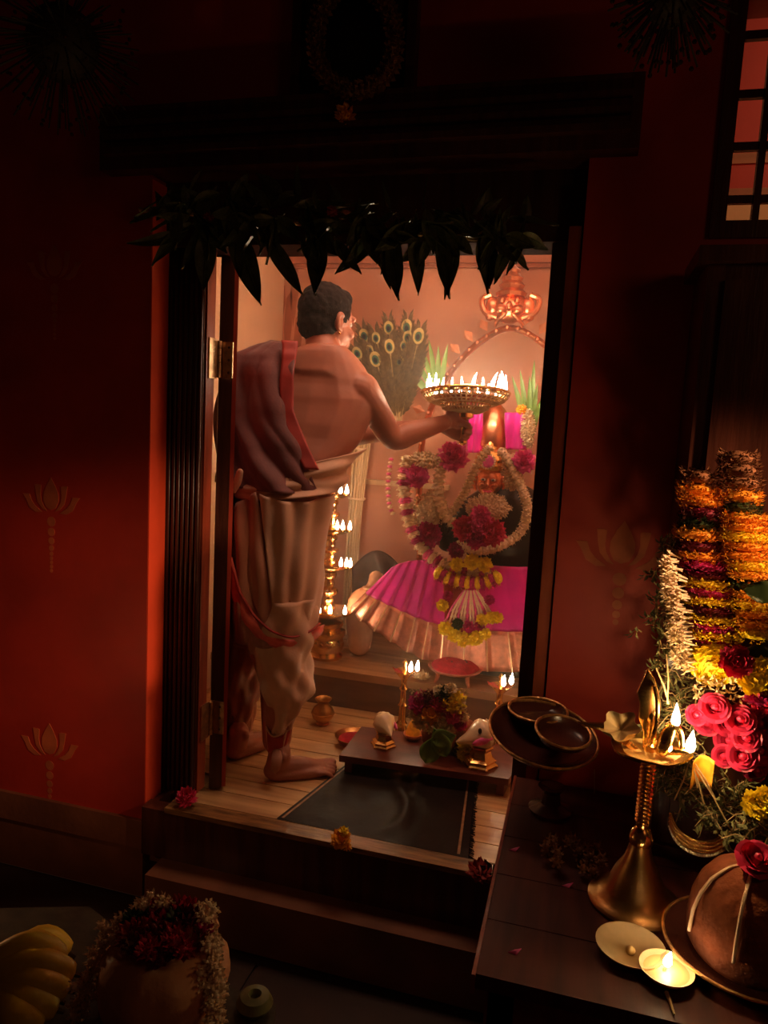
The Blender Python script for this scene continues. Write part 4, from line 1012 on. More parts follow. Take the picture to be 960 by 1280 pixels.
def leaf(bx,by,tx,ty,Y,k,tw=0,ws=1.0):
    a=P(bx,by,Y); b=P(tx,ty,Y-.0); d=(b-a); L=d.length; z=-d.normalized(); x=V((1,0,0)); x=(x-z*x.dot(z)).normalized(); x=Matrix.Rotation(tw,3,z)@x; y=z.cross(x)
    o=bpy.data.objects.new('mango_leaf',LM[k%len(LM)]); col.objects.link(o); o.parent=to
    mtx=Matrix((x*L*ws,y*L,z*L)).transposed().to_4x4(); mtx.translation=a-to.location; o.matrix_local=mtx
for i,(bx,by,tx,ty,ws) in enumerate(((292,285,328,383,1.0),(262,288,247,362,1.2),(335,300,384,363,.9),(396,285,405,372,1.1),(420,300,440,348,1.1),(466,288,436,352,1.1),(478,295,490,362,1.0),(492,290,498,379,1.0),(515,290,531,367,.9),(548,292,574,373,.9),(548,300,560,345,1.1),(566,295,572,374,.8),(606,290,612,362,1.3),(640,300,610,352,1.0),(655,300,636,345,.8),(600,295,622,366,.8),(240,280,185,322,.8),(228,290,168,318,.7),(222,270,190,292,.8),(378,300,400,345,.9),(500,296,480,345,.9),(250,285,235,340,.9),(305,290,296,350,.9))):
    leaf(bx,by,tx,ty,YT-.004*(i%5),i,R_.uniform(-.6,.6),ws)
for k in range(150):
    u=R_.random()**(1.25 if k%3 else .8); bx=200+455*u; by=262+30*u+R_.uniform(-26,12); a=R_.uniform(-1.5,1.5); L=R_.uniform(34,62)*(1 if abs(a)<.9 else .8)
    if R_.random()<.22: a=PI+R_.uniform(-.9,.9); L*=.8
    dy=L*cos(a); 
    if by+dy>334 and dy>0: dy=334-by
    leaf(bx,by,bx+L*sin(a),by+dy,YT-.03*R_.random(),k,R_.uniform(-1.3,1.3),R_.uniform(1.1,1.9))
for px,py,r in ((261,273,.012),(415,264,.012)):
    MB().puff(P(px,py,YT-.04),r,30,.5,(0,-1,0)).build('red_bud','rust',to)
# ---- picture with oval garland above the door
zb=ZT+.31
pc=P(430,60,WY-.02); pz=P(430,150,WY-.02).z
ph=empty('framed_picture',V((pc.x,WY,pz)),'dark framed picture hanging above the door lintel','picture')
x0=P(366,80,WY-.02).x; x1=P(520,80,WY-.02).x; z1=P(430,-40,WY-.02).z
MB().box((x0+.02,WY-.022,pz+.02),(x1-.02,WY,z1-.02)).build('picture_print','photo',ph,False)
for a,b in (((x0,pz),(x1,pz+.022)),((x0,z1-.022),(x1,z1)),((x0,pz+.022),(x0+.022,z1-.022)),((x1-.022,pz+.022),(x1,z1-.022))):
    MB().box((a[0],WY-.032,a[1]),(b[0],WY,b[1])).build('frame_bar','wood',ph,False)
ov=[P(444+50*sin(a),52-0-72*cos(a) if cos(a)>0 else 52-62*cos(a),WY-.06) for a in frange(0,2*PI,40)]
og=empty('oval_garland',ov[20],'dull brown oval flower garland hung on the dark picture','garland')
MB().tube(ov,.004,6,cap=False).build('string','thread',og)
for i,(p,t_) in enumerate(along(ov,44)): MB().puff(p,.021,22,.5,(0,-1,0)).build('flower','dull',og)  # garland flowers in one dull brown tone
tag(MB().puff(P(432,144,WY-.06),.022,50,.5,(0,-1,.2)).build('orange_pompom','ora',None,origin=P(432,144,WY-.06)),'orange pompom flower at the foot of the oval garland','flower')
# ---- hanging foil pompoms at the two top corners
for (px,py,r,lb) in ((78,55,.17,'dark glittering hanging ball at the upper left'),(842,-6,.11,'dark beaded hanging ornament near the barred window')):
    c=P(px,py,1.45); t=empty('hanging_ornament',c,lb,'ornament')
    MB().tube([c,V((c.x,c.y,3.0))],.003,6).build('cord','dcloth',t)
    MB().ball(c,r*.45,12,8).build('ornament_core','burlap',t)
    mb=MB(); rg=random.Random(5)
    for k in range(150):
        z=1-2*(k+.5)/150; h=math.sqrt(1-z*z); d=V((h*cos(k*2.4),h*sin(k*2.4),z)); mb.tube([c+d*r*.4,c+d*r*rg.uniform(.75,1)+V((0,0,-.02))],.002,4)
    mb.build('strands','burlap',t,kind='stuff')
    mb=MB()
    for k in range(90):
        z=1-2*(k+.5)/90; h=math.sqrt(1-z*z); d=V((h*cos(k*2.4),h*sin(k*2.4),z)); mb.ball(c+d*r*rg.uniform(.7,1)+V((0,0,-.02)),.0045,6,4)
    mb.build('beads','glint',t,kind='stuff')

# ================================================================ RIGHT TABLE
ZTB=.56
TX0=P(650,960,1.76).x-.0; TX0=PZ(650,960,ZTB).x-.004; TYF=PZ(594,1205,ZTB).y-.02
t=empty('side_table',V((.35,1.4,0)),'dark red-brown wooden table along the right wall carrying the brass lamp','table')
ny=5; yy0=TYF
for k in range(5):
    a=TYF+(WY-.012-TYF)*k/5; b=TYF+(WY-.012-TYF)*(k+1)/5
    MB().box((TX0,a,ZTB-.025),(.95,b-.002,ZTB)).build('table_board','woodtop',t,False)
MB().box((TX0+.02,TYF+.02,ZTB-.14),(.93,TYF+.045,ZTB-.025)).build('apron','woodr',t,False)
MB().box((TX0+.015,TYF+.02,ZTB-.12),(TX0+.04,WY-.03,ZTB-.025)).build('apron','woodr',t,False)
MB().box((TX0-.006,TYF-.006,ZTB-.03),(TX0,WY-.012,ZTB+.002)).build('edge_strip','woodr',t,False)
for x in (TX0+.04,.90):
    for y in (TYF+.04,1.56): MB().box((x-.02,y-.02,0 if y<1.6 else .15),(x+.02,y+.02,ZTB-.025)).build('leg','wood',t,False)
# ---- big brass lamp
B0=PZ(793,1128,ZTB); KL=lambda y:P(795,y,B0.y).z-ZTB
bl=empty('brass_lamp',B0,'tall brass lamp with flame-shaped finial and two lit wicks on the table','oil lamp')
kp=1/ppm(P(795,1000,B0.y))
MB().lathe([(56*kp,0),(58*kp,.005),(55*kp,.010),(49*kp,.012),(36*kp,.030),(28*kp,.060),(18*kp,.085),(13*kp,.11),(12*kp,.125),(10*kp,.13)],B0,40).build('bell_base','brassd',bl)
prof=[(10*kp,.13)]
zk=KL(1048)
prof+=[(8*kp,zk-.03),(11*kp,zk-.024),(8*kp,zk-.018),(14*kp,zk-.006),(15*kp,zk+.004),(11*kp,zk+.018),(7*kp,zk+.024),(8*kp,zk+.03)]
z=zk+.034
while z<KL(950): prof+=[(7.5*kp,z),(10*kp,z+.003),(7.5*kp,z+.006)]; z+=.0075
prof+=[(7*kp,KL(948)),(9*kp,KL(946)),(7*kp,KL(942))]
MB().lathe(prof,B0,26).build('shaft','brass',bl)
zd=KL(936)
bw_=MB().lathe([(8*kp,zd-.012),(22*kp,zd-.010),(40*kp,zd-.002),(46*kp,zd+.004),(46*kp,zd+.008),(40*kp,zd+.004),(20*kp,zd-.002),(6*kp,zd-.002)],B0,36,mod=lambda a,u:1+.09*max(0,cos(a*5))).build('oil_bowl','brass',bl)
MB().lathe([(0,zd-.001),(36*kp,zd-.001),(38*kp,zd+.002),(0,zd+.002)],B0,24).build('oil','wax',bw_)
MB().lathe([(9*kp,zd),(9*kp,zd+.012),(6*kp,zd+.016),(6*kp,KL(900)),(8*kp,KL(896)),(7*kp,KL(890)),(4*kp,KL(884))],B0,20).build('upper_shaft','brass',bl)
fz=B0+V((16*kp,0,0)); 
ol=[(-7,936),(-6,915),(-12,898),(-10,880),(-14,866),(-6,850),(0,836),(9,850),(14,868),(13,890),(8,905),(10,920),(6,936)]
mb=MB().hull2([P(810+x,y,B0.y-.006) for x,y in ol],.012,(0,1,0)); o=mb.build('flame_finial','brass',bl,False)
mod_bake(o,[('BEVEL',dict(width=.003,segments=2,limit_method='NONE'))]) 
MB().tube(spline([P(812,930,B0.y-.02),P(820,905,B0.y-.03),P(822,880,B0.y-.02),P(818,858,B0.y-.01)],5),.004,8).build('finial_scroll','brass',bl)
# small bird-shaped spout and lobed cup
mb=MB().limb([(P(828,936,B0.y-.03),.013),(P(835,918,B0.y-.03),.012),(P(842,908,B0.y-.03),.008),(P(850,916,B0.y-.03),.006),(P(852,932,B0.y-.03),.005)],10,5); mb.build('bird_spout','brass',bl)
lobe=MB(); lc=P(776,912,B0.y-.01)
lo_=MB().lathe([(.009,-.016),(.020,-.009),(.028,.003),(.031,.012),(.027,.009),(.0,-.003)],lc,30,V((-.2,-.45,.85)),mod=lambda a,u:1+.30*u*cos(a*5)).build('lobed_cup','palebrass',bl)
MB().tube([lc+V((-.03,0,.0)),lc+V((-.060,-.005,.002)),lc+V((-.074,-.006,.004))],[.008,.004,.002],8).build('cup_spout','brass',lo_)
MB().tube([lc+V((.01,0,-.02)),P(795,938,B0.y)],[.008,.007],8).build('cup_arm','brass',bl)
f1=P(844,910,B0.y-.03); f2=P(862,941,B0.y-.035)
MB().tube([P(835,938,B0.y-.03),f2+V((-.004,0,0))],[.009,.005],8).build('spout','brass',bl)
flame(bl,f1,.044,.40,-.03); flame(bl,f2,.040,.50,.05); flame(bl,P(836,940,B0.y-.035),.020,.6)
plight(bl,f1+V((0,0,.030)),.85,(1,.60,.24),.010); plight(bl,f2+V((0,0,.028)),.85,(1,.60,.24),.010)
# ---- brass dish and lit diya
c=PZ(787,1192,ZTB); t=plate(c,.054,'empty brass saucer at the foot of the tall lamp','palebrass',None,'saucer',.014,'saucer'); MB().ball(c+V((0,-.006,.010)),.008,10,8).build('oil_drop','wax',t)
c=PZ(832,1222,ZTB); t=empty('diya',c,'small brass dish lamp burning at the front right of the table','oil lamp')
r=.040
MB().lathe([(r*.5,0),(r*.9,.010),(r,.016),(r*1.03,.018),(r*.96,.016),(r*.7,.009),(0,.006)],c,30).build('dish','palebrass',t)
MB().lathe([(0,.0105),(r*.80,.0105),(r*.86,.0130),(0,.0135)],c,24).build('oil','wax',t)
MB().tube([c+V((-.006,-.004,.010)),c+V((0,0,.022))],.0025,6).build('wick','stem',t)
flame(t,c+V((0,0,.019)),.026,.62,.15); plight(t,c+V((0,0,.042)),.10,(1,.60,.24),.008)
c=PZ(838,1252,ZTB); tag(MB().tube([PZ(833,1240,ZTB+.003),PZ(843,1268,ZTB+.003)],[.003,.0015],6).build('matchstick','stem',None,origin=c),'short pale stick lying in front of the diya','stick')
# ---- terracotta dome with thread and rose on a plate
c=PZ(930,1196,ZTB); t=plate(c,.125,'round gilt-edged plate under the brown clay dome','tray',None,'plate',.018)
MB().tube([c+V((.127*cos(a),.127*sin(a),.021)) for a in frange(0,2*PI,49)],.003,6,cap=False).build('plate_rim','rim',t)
c2=c+V((0,.0,.006))
t=empty('clay_dome',c2,'rough brown clay dome tied with cotton thread on a plate','pot')
RD=.094; HD=KL(1082)-.0
def dome(a,z): 
    u=max(0,min(1,z/HD)); r=RD*math.sqrt(max(0,1-(u)**2.3))*(1+.04*sin(a*3+u*4)); return V((r*cos(a),r*sin(a),z))
HD=.160
mb=MB().lathe([(RD*.86,0),(RD*.97,.015),(RD,.045),(RD*.97,.08),(RD*.88,.108),(RD*.70,.134),(RD*.40,.153),(0,.160)],c2,36,mod=lambda a,u:1+.03*sin(a*3+u*4)); mb.build('clay_body','clay',t)
PD=[(0,.86),(.015,.97),(.045,1),(.08,.97),(.108,.88),(.134,.70),(.153,.40),(.160,0)]
def pint(z):
    for a,b in zip(PD,PD[1:]):
        if a[0]<=z<=b[0]: return a[1]+(b[1]-a[1])*(z-a[0])/(b[0]-a[0])
    return 0
topc=c2+V((-.004,-.02,.164))
for a0 in (-2.75,-1.95,-1.1,-.4):
    pts=[topc-V((0,0,.006))]
    for k in range(1,17):
        z=.159*(1-(k/16)**1.8*.72); u=k/16; rr_=RD*1.05*pint(z)+.003
        pts.append(c2+V((rr_*cos(a0),rr_*sin(a0),z)))
    MB().tube(pts,.0030,7).build('cotton_thread','thread',t)
mb=MB().rose(topc+V((0,0,.012)),.030,(0,-.5,.85)); o=mb.build('rose','rose',None,origin=topc); tag(o,'pink rose sitting on top of the brown clay dome','flower')
# ---- trays stacked at the table's far corner, overhanging the doorway
def tray(px,py,Y,r,tilt,label,m='tray'):
    c=P(px,py,Y); t=empty('round_tray',c,label,'tray')
    q=V(tilt).normalized()
    MB().lathe([(0,-.012),(r*.7,-.012),(r*.9,-.004),(r,.010),(r*1.01,.013),(r*.97,.010),(r*.88,.0),(r*.68,-.007),(0,-.007)],c,40,q).build('tray_dish',m,t)
    Q=q.to_track_quat('Z','Y'); MB().tube([c+Q@V((r*1.0*cos(a),r*1.0*sin(a),.012)) for a in frange(0,2*PI,49)],.0032,6,cap=False).build('tray_rim','rim',t); return t
c=P(692,960,1.60); c.z=ZTB; tag(MB().lathe([(.045,0),(.048,.008),(.022,.02),(.018,.045),(.03,.058),(.025,.058),(0,.05)],c,24).build('ring_stand','tray',None,origin=c),'dark lacquered stand holding up the round trays at the table corner','stand')
tray(678,921,1.60,.118,(.12,-.22,1),'largest dark lacquer tray with gilt rim, jutting over the doorway corner')
tray(672,893,1.66,.066,(0,-.05,1),'small dark dish behind the largest lacquer tray')
tray(703,920,1.56,.058,(.1,-.2,1),'small flat dish resting on the right side of the largest tray','tray')
# ---- picture/idol stand draped with garlands on the right
YG=1.47
x0=P(853,650,YG+.05).x
st=empty('dark_cabinet',V((x0+.2,YG+.15,ZTB)),'tall dark wooden cabinet behind the hanging marigold strings','cabinet')
zt=P(880,330,YG+.05).z
MB().box((x0,YG+.05,ZTB+.02),(x0+.5,YG+.25,zt)).build('cabinet_body','wood',st,False)
MB().box((x0-.02,YG+.035,ZTB),(x0+.52,YG+.25,ZTB+.02)).build('cabinet_base','wood',st,False)
MB().box((x0-.02,YG+.03,zt),(x0+.52,YG+.25,zt+.03)).build('cabinet_top','wood',st,False)
for a,b in ((x0+.03,x0+.24),(x0+.26,x0+.47)):
    MB().box((a,YG+.04,ZTB+.05),(b,YG+.05,zt-.03)).build('door_panel','wood',st,False)
def band(mb,c,rx,ry,h,n,rng,l=.018,lean=0):
    mb.ball(c,(rx*.8,ry*.8,h*.5),12,6)
    for k in range(n):
        a=k*2.399963; zz_=rng.uniform(-.5,.5); d=V((cos(a),sin(a),0)); p=c+V((rx*.78*cos(a),ry*.78*sin(a),zz_*h)); 
        mb.petal(p,(d+V((rng.uniform(-.5,.5),rng.uniform(-.2,.2),rng.uniform(-.5,.5)))).normalized(),UP,l*rng.uniform(.7,1.2),l*.55,.3)
rg=random.Random(12)
def string(label,name,rows,Y,rx):
    c=P(rows[0][0],rows[0][1],Y); t=empty(name,c,label,'garland','marigold strings on the cabinet')
    MB().tube([P(x,y,Y) for x,y,_,_ in rows],.003,6).build('string','thread',t)
    for i,(x,y,m,s_) in enumerate(rows):
        y2=rows[i+1][1] if i+1<len(rows) else y+14
        p=P(x,y,Y); h=(y2-y)/ppm(p)*1.15
        mb=MB(); band(mb,p,rx*s_*.86,rx*s_*.7,h*.95,int(230*s_),rg,.011); mb.build('flower_band',m,t)
    return t
ro=[(874,596,'dull',.7),(872,612,'ora',.8),(876,626,'ora',.9),(877,640,'mar',.85),(874,654,'grn',.8),(872,667,'ora',.95),(873,681,'mar',.85),(875,694,'ora',.9),(880,706,'mag',.95),(882,717,'mar',.85),(884,728,'yel',.95),(886,739,'mag',.9),(888,750,'yel',1.0),(889,761,'mar',.95),(891,772,'yel',1.05),(893,783,'mag',.95),(894,793,'yel',1.0),(896,803,'mag',.95),(895,813,'yel',1.05)]  # topmost bands dull brown: dimmer light there put into the colour
s1=string('left marigold string with a white tuberose fringe on its left side','marigold_string',ro,YG-.03,.054)
MB().puff(P(894,830,YG-.05),.048,420,.18,(0,-.8,-.5),.72,-.7,R_,.20,.12,.88).build('end_ball','yel',s1)
mb=MB()
for k in range(120):
    u=k/120; x=846+22*u+rg.uniform(-10,10); y=698+140*u; p=P(x,y,YG-.05-rg.uniform(0,.02)); d=V((-1,rg.uniform(-.8,.1),rg.uniform(-.35,.5))).normalized()
    mb.tube([p,p+d*.010,p+d*.020],[.0012,.0018,.0032],5)
    for j in range(5): g=j*1.257; mb.petal(p+d*.019,(d*.6+V((0,cos(g),sin(g)))*.9).normalized(),d,.013,.006,.2)
mb.build('tuberose_fringe','white2',s1,kind='stuff')
ro=[(922,572,'dull',.7),(924,588,'dull',.75),(926,604,'dull',.8),(925,620,'ora',.8),(926,634,'grn',.75),(926,646,'ora',.95),(928,658,'ora',.95),(929,670,'yel',1.0),(930,682,'ora',.95),(931,694,'ora',1.0),(932,706,'yel',.95),(933,718,'ora',1.0),(934,730,'grn',.85),(935,742,'ora',1.0),(937,754,'yel',1.0),(939,766,'ora',1.0),(940,778,'ora',1.05),(941,790,'yel',1.05)]
s2=string('right-hand orange marigold string with dark leaves between the flowers','marigold_string',ro,YG-.03,.056)
for x,y,a in ((938,814,1.5),(942,737,1.75)):
    b0=P(x-14,y,YG-.085); d=V((cos(a-1.5),-.2,sin(a-1.5)*.3)).normalized()
    def fn(u,v): return b0+d*.062*v+V((0,-.01*sin(PI*v),-.020*sin(PI*v)*(2*u-1)))
    o=MB().grid(fn,4,8).build('leaf','grn',s2,'all'); mod_bake(o,[('SOLIDIFY',dict(thickness=.001))])
# fallen-in group of roses
rl_=[(893,885,17),(907,903,16),(884,903,15),(925,900,17),(940,884,15),(912,925,17),(933,922,16),(951,905,16),(950,938,17),(928,945,17),(905,945,13),(944,962,14),(870,894,12),(957,880,13)]
for i,(x,y,r) in enumerate(rl_):
    p=P(x,y,YG-.10+.02*(i%3)); o=MB().rose(p,r*1.05/ppm(p),(rg.uniform(-.4,.3),-.9,rg.uniform(.1,.5)),rg).build('rose','rose',None,origin=p)
    lab=['pink rose at the upper left of the bunch, nearest the upper lamp flame','pink rose just below the upper left one of the bunch','small pink rose at the left rim of the bunch, level with the lamp flame','pink rose at the top centre of the bunch','pink rose at the top right of the bunch, under the maroon flower','pink rose in the left centre of the bunch','pink rose in the very middle of the bunch','pink rose at the right rim, half way down the bunch','pink rose at the lower right rim of the bunch','large pink rose at the bottom of the bunch','small pink rose at the lower left of the bunch','lowest pink rose of the bunch, at the right','tiny pink rose furthest left in the bunch','pink rose at the photo edge, topmost right of the bunch'][i]
    tag(o,lab,'flower','bunch of pink roses')
for x,y,r,m,lb in ((920,828,17,'rose','frilly magenta flower under the tip of the left marigold string'),(941,852,16,'yel','bright yellow flower above the rose bunch'),(955,838,14,'yel','yellow flower at the photo edge above the roses'),(947,868,12,'mag','maroon flower wedged between yellow flower and roses'),(945,1006,15,'yel','yellow daisy-like blossom in the green sprigs at the right edge'),(958,998,12,'yel','second yellow blossom at the right edge of the sprigs')):
    p=P(x,y,YG-.11 if y<900 else 1.36); o=MB().puff(p,r/ppm(p)*1.05,90,.5,(0,-.9,.4),1,-.3).build('blossom',m,None,origin=p); tag(o,lb,'flower')
mb=MB()
for k in range(120):
    x=rg.uniform(866,935); y=rg.uniform(842,880); p=P(x,y,YG-.06-rg.uniform(0,.02)); 
    d=V((rg.uniform(-1,1),-.7,rg.uniform(-.6,.8))).normalized(); mb.petal(p,d,UP,.020,.006,.2)
c=P(900,860,YG-.05); tag(mb.build('tuberose_bunch','white2',None,origin=c),'loose cream tuberose florets between the marigold end and the roses','flowers',None,'stuff')
# ---- green sprigs hanging left of the strings and lying below
def sprigs(name,label,pts,n,l,m='grass',seed=3,stem=True):
    rg=random.Random(seed); c=V(pts[0]); t=empty(name,c,label,'greenery')
    sp=spline(pts,6); mb=MB(); ms=MB()
    for p,t_ in along(sp,n):
        q=p+V((rg.gauss(0,l*.35),rg.gauss(0,l*.25),rg.gauss(0,l*.35))); d=V((rg.gauss(0,1),rg.gauss(-.3,.6),rg.gauss(0,1))).normalized()
        e=q+d*l*rg.uniform(.5,1.1); mm=q.lerp(e,.5)+V((0,0,.008)); ms.tube([q,mm,e],[.0013,.001,.0007],4)
        for j in range(7):
            f=q.lerp(e,.25+.11*j); dd2=(d+V((rg.gauss(0,.8),rg.gauss(0,.8),rg.gauss(0,.8)))).normalized(); mb.petal(f,dd2,UP,.017,.0065,.15)
    mb.build('sprig_leaves',m,t,kind='stuff'); ms.build('sprig_stems','stem' if stem else m,t,kind='stuff'); return t
sprigs('green_sprigs','thin dull green sprigs hanging down left of the marigold strings',[P(838,665,YG+.00),P(833,720,YG-.01),P(828,780,YG-.01),P(838,840,YG),P(850,890,YG)],90,.035)
sprigs('green_sprigs','dusty grey-green sprig heap behind the tall brass lamp flames',[P(845,890,YG-.02),P(842,960,YG-.04),P(870,990,YG-.07),P(905,1005,YG-.08),P(940,1035,YG-.10),P(955,1060,YG-.10)],200,.055,seed=8)
sprigs('green_sprigs','olive sprigs lying on the table under the rose bunch',[PZ(835,1010,ZTB+.03),PZ(880,1020,ZTB+.03),PZ(930,1040,ZTB+.03),PZ(958,1065,ZTB+.03)],120,.045,seed=11)
mb=None
st_=empty('dry_stalks',P(862,950,YG-.12),'fan of bare pale stalks below the lamp flames','stalks')
for a,b in (((862,950),(843,1000)),((862,950),(880,1005)),((866,950),(895,1000)),((862,950),(872,985)),((866,955),(915,1040)),((833,818),(834,880)),((836,880),(820,835))):
    MB().tube([P(a[0],a[1],YG-.12),P((a[0]+b[0])/2+2,(a[1]+b[1])/2,YG-.125),P(b[0],b[1],YG-.12)],.0014,5).build('stalk','stem',st_)
b0=P(880,968,YG-.13); 
def fn(u,v): return P(866+28*u-4*v,953+34*v-4*sin(u*3),YG-.13)+V((0,.02*sin(u*3),0))
o=MB().grid(fn,5,6).build('dry_petal','zari',None,'all',origin=b0); o.data.materials[0]=M['ora']; tag(o,'single dull orange leaf under the lamp flame','leaf'); mod_bake(o,[('SOLIDIFY',dict(thickness=.001))])
# ---- beaded bangle
bp=[P(838,1018,1.40),P(845,1034,1.385),P(858,1046,1.375),P(875,1053,1.37),P(892,1053,1.37),P(906,1046,1.375)]
bt=empty('beaded_necklace',bp[0],'crescent of gold beads with white bead fringe on the sprigs','necklace')
bpp=spline(bp,8)
for j,(off,r,m,n) in enumerate(((0,.0036,'bead',44),(-.007,.0036,'bead',44),(-.014,.0036,'bead',40),(-.021,.0030,'white',26))):
    mb=MB()
    for p,t_ in along(bpp,n): mb.ball(p+V((0,-.002*j,off)),r,8,5)
    mb.build('bead_row',m,bt,kind='stuff')
# necklace band under the beads
MB().tube([p+V((0,.012,-.004)) for p in bpp],.0022,6).build('band','brass',bt)
# ---- loose petals on the table and step
for x,y,lb in ((636,1062,'tiny pale petal on the table edge near the doorway'),(635,1190,'small pink petal at the table front left'),(702,1107,'faint petal on the dark table left of the lamp')):
    c=PZ(x,y,ZTB+.001); o=MB().petal(c,V((.9,.3,.1)),UP,.022,.012,.2).build('loose_petal','pinkf',None,origin=c); tag(o,lb,'petal'); mod_bake(o,[('SOLIDIFY',dict(thickness=.001))])
c=PZ(712,1080,ZTB); t=empty('jasmine_pile',c,'pile of small white flowers coloured dim brown, left of the brass lamp base','flowers')
for k in range(24):
    p=c+V((rg.uniform(-.05,.06),rg.uniform(-.05,.07),rg.uniform(.008,.04))); MB().puff(p,.012,14,.5).build('flower','dull',t)  # brown stands for white flowers lying in the dark
tag(MB().tube([P(743,962,1.72),P(743,1012,1.72)],.0009,5).build('thin_wire','stem',None,origin=P(743,962,1.72)),'thin pale wire hanging near the wall left of the lamp','wire')
tag(MB().tube([P(886,455,1.68),P(879,558,1.68)],.0011,5).build('thin_wire','stem',None,origin=P(886,455,1.68)),'thin pale wire hanging above the marigold strings','wire')

# ================================================================ LEFT FOREGROUND
ZL=.50
t=empty('low_stool',V((-.52,.98,0)),'dark wooden stool at the lower left carrying bananas and the garlanded bundle','stool')
MB().prism([PZ(-60,1136,ZL),PZ(112,1133,ZL),PZ(196,1200,ZL),PZ(345,1255,ZL),PZ(330,1420,ZL),PZ(-60,1420,ZL)],ZL-.03,ZL).build('stool_top','burlap',t,False)
for x,y in ((20,1165),(180,1215),(20,1380),(300,1380)):
    p=PZ(x,y,ZL); MB().box((p.x-.02,p.y-.02,0),(p.x+.02,p.y+.02,ZL-.03)).build('leg','wood',t,False)
# bananas
HB=PZ(-8,1215,ZL+.05); bn=empty('banana_bunch',V((HB.x,HB.y,ZL)),'hand of yellow bananas at the lower left corner','bananas')
for k,(ex,ey,mx,my,z0) in enumerate(((80,1200,42,1183,.070),(92,1217,48,1206,.060),(84,1238,44,1228,.048),(70,1262,34,1250,.036),(50,1284,22,1268,.030),(86,1192,50,1176,.035),(72,1250,38,1238,.022))):
    e=PZ(ex,ey,ZL+z0*.75); m_=PZ(mx,my,ZL+z0+.012); ks=HB+V((0,0,z0-.05)); pts=spline([ks,m_,e],7); n=len(pts)
    rad=[.006+.0145*math.sin(PI*min(1,max(0,.12+.80*i/(n-1))))**.7 for i in range(n)]; rad[-1]=.005
    bo_=MB().tube(pts,[q*1.12 for q in rad],9).build('banana','ban',bn,'all')
    MB().tube([pts[-1],pts[-1]+(pts[-1]-pts[-2]).normalized()*.012],[.005,.0035],6).build('banana_tip','banend',bo_)
MB().ball(HB,.022,10,8).build('crown','banend',bn)
# garlanded bundle
c=PZ(205,1262,ZL); bu=empty('wrapped_bundle',c,'peach cloth wrapped pot heaped with red petals and leaves at the bottom','bundle')
kb=1/ppm(c)
MB().lathe([(60*kb,0),(74*kb,.02),(80*kb,.05),(76*kb,.085),(62*kb,.105),(50*kb,.11),(0,.108)],c,36,mod=lambda a,u:1+.03*sin(a*9+u*5)).build('cloth_wrap','bundle',bu)
tpz=c+V((0,0,.11))
for k in range(46):
    a=k*2.4; q=math.sqrt((k+.5)/46)*50*kb; m=('mag','rose','mar','grn','rose','rust','dull')[k%7]
    MB().puff(tpz+V((q*cos(a),q*sin(a)*.85,.010+rg.uniform(0,.018))),rg.uniform(.012,.020),26,.6,(rg.uniform(-.3,.3),-.4,1),.7,-.3,rg).build('flower_head',m,bu)
for s,lb,n_ in ((-1,'jasmine strand draped down the left side of the wrapped bundle',70),(1,'jasmine strand draped down the right side of the wrapped bundle',70)):
    pts=spline([tpz+V((s*18*kb,.045,.028)),tpz+V((s*52*kb,.020,.022)),tpz+V((s*74*kb,-.02,-.015)),c+V((s*86*kb,-.04,.05)),c+V((s*90*kb,-.055,.012))],6)
    g=empty('jasmine_strand',pts[0],lb,'garland','jasmine strands on the wrapped bundle'); MB().tube(pts,.003,6).build('string','thread',g)
    for p,t_ in along(pts,n_):
        MB().puff(p+V((rg.gauss(0,.008),rg.gauss(0,.008),rg.gauss(0,.006))),.0095,12,.6,(s*.5,-.6,.6),1,-.6,rg).build('floret','white',g)
mb=MB().tube([tpz+V((.005,.05,.026)),tpz+V((.045,.045,.030)),tpz+V((.070,.030,.022))],[.006,.012,.004],8); o=mb.build('peach_petal','bundle',bu)
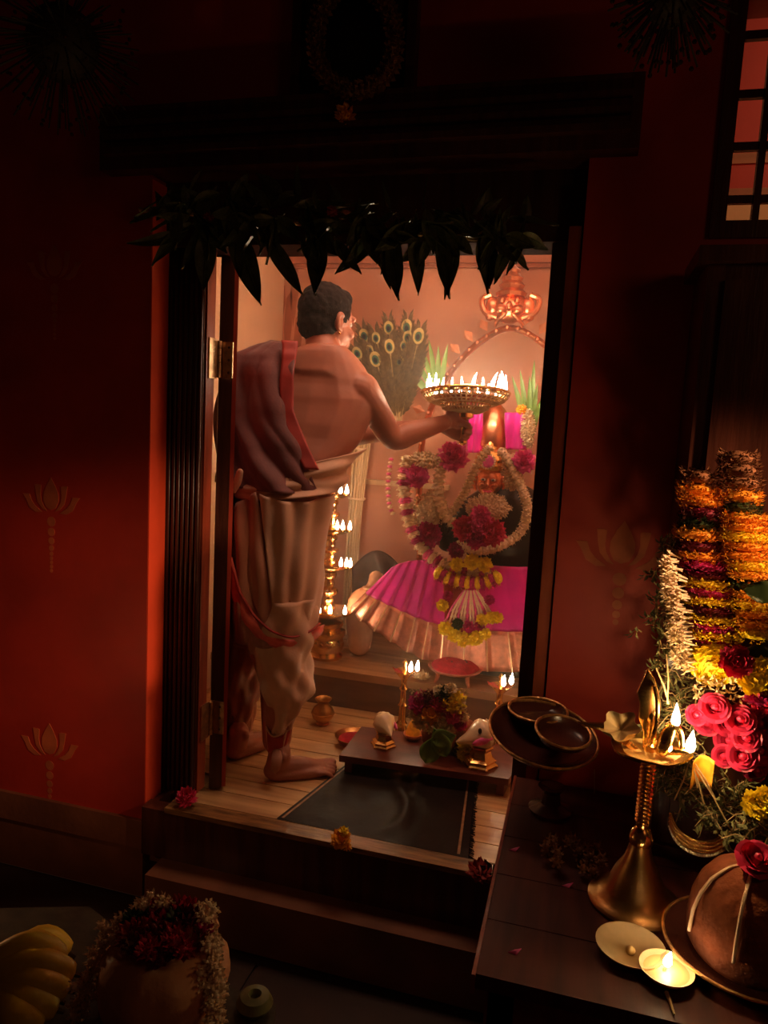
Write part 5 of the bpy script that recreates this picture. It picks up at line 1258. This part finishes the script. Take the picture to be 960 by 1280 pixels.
# rolled ring at the right of the bundle
c=PZ(318,1262,ZL); tag(MB().lathe([(0,.002),(.020,.0),(.028,.012),(.022,.024),(.010,.027),(.007,.018),(0,.016)],c,22).build('areca_nut','grass',None,origin=c),'small dull olive fruit right of the wrapped bundle','fruit')
# off-frame lamp to the left that lights step and wall
c=P(-75,1085,1.35); c.z=ZL; c=V((c.x+.10,1.16,ZL+.06))
t=empty('standing_diya',V((c.x,c.y,0)),'brass oil lamp burning just outside the left edge','oil lamp')
MB().lathe([(.05,0),(.05,.01),(.02,.03),(.010,.06),(.010,.52),(.02,.53),(.04,.55),(.045,.56),(.04,.558),(0,.545)],(c.x,c.y,0),24).build('lamp_stem','brassd',t)
flame(t,c+V((.03,0,.0)),.035,.5); plight(t,c+V((.03,0,.04)),1.05,(1,.46,.18),.012)
# spot added out of view at the right to brighten the doorway reveal
l=bpy.data.lights.new('reveal_fill_spot','SPOT'); l.energy=130; l.color=(1,.50,.26); l.spot_size=math.radians(26); l.spot_blend=.9; l.shadow_soft_size=.03
o=bpy.data.objects.new('reveal_fill_spot',l); col.objects.link(o); o.location=(1.15,1.12,1.62); o.rotation_euler=(V((-1.25,1.80,.72))-o.location).to_track_quat('-Z','Y').to_euler()
l=bpy.data.lights.new('hall_fill','AREA'); l.size=.4; l.energy=.7; l.color=(1,.42,.20)  # added unseen fill, lifts the dark wall and table a little
o=bpy.data.objects.new('hall_fill',l); col.objects.link(o); o.location=(1.1,.5,1.9); o.rotation_euler=(V((.2,1.8,.8))-o.location).to_track_quat('-Z','Y').to_euler()
# thin haze volume added inside the shrine for glow around the flames
hz_=bpy.data.materials.new('glow_haze'); hz_.use_nodes=True; N=hz_.node_tree.nodes; N.clear()
ov_=N.new('ShaderNodeOutputMaterial'); vs=N.new('ShaderNodeVolumeScatter'); vs.inputs['Color'].default_value=(1,.90,.78,1); vs.inputs['Density'].default_value=.10; vs.inputs['Anisotropy'].default_value=.35
hz_.node_tree.links.new(vs.outputs[0],ov_.inputs['Volume'])
o=MB().box((XI+.01,2.0,ZF+.01),(XIR-.01,YB-.01,2.33)).build('haze',hz_,None,False,origin=V((-.7,2.6,ZF))); o['kind']='structure'
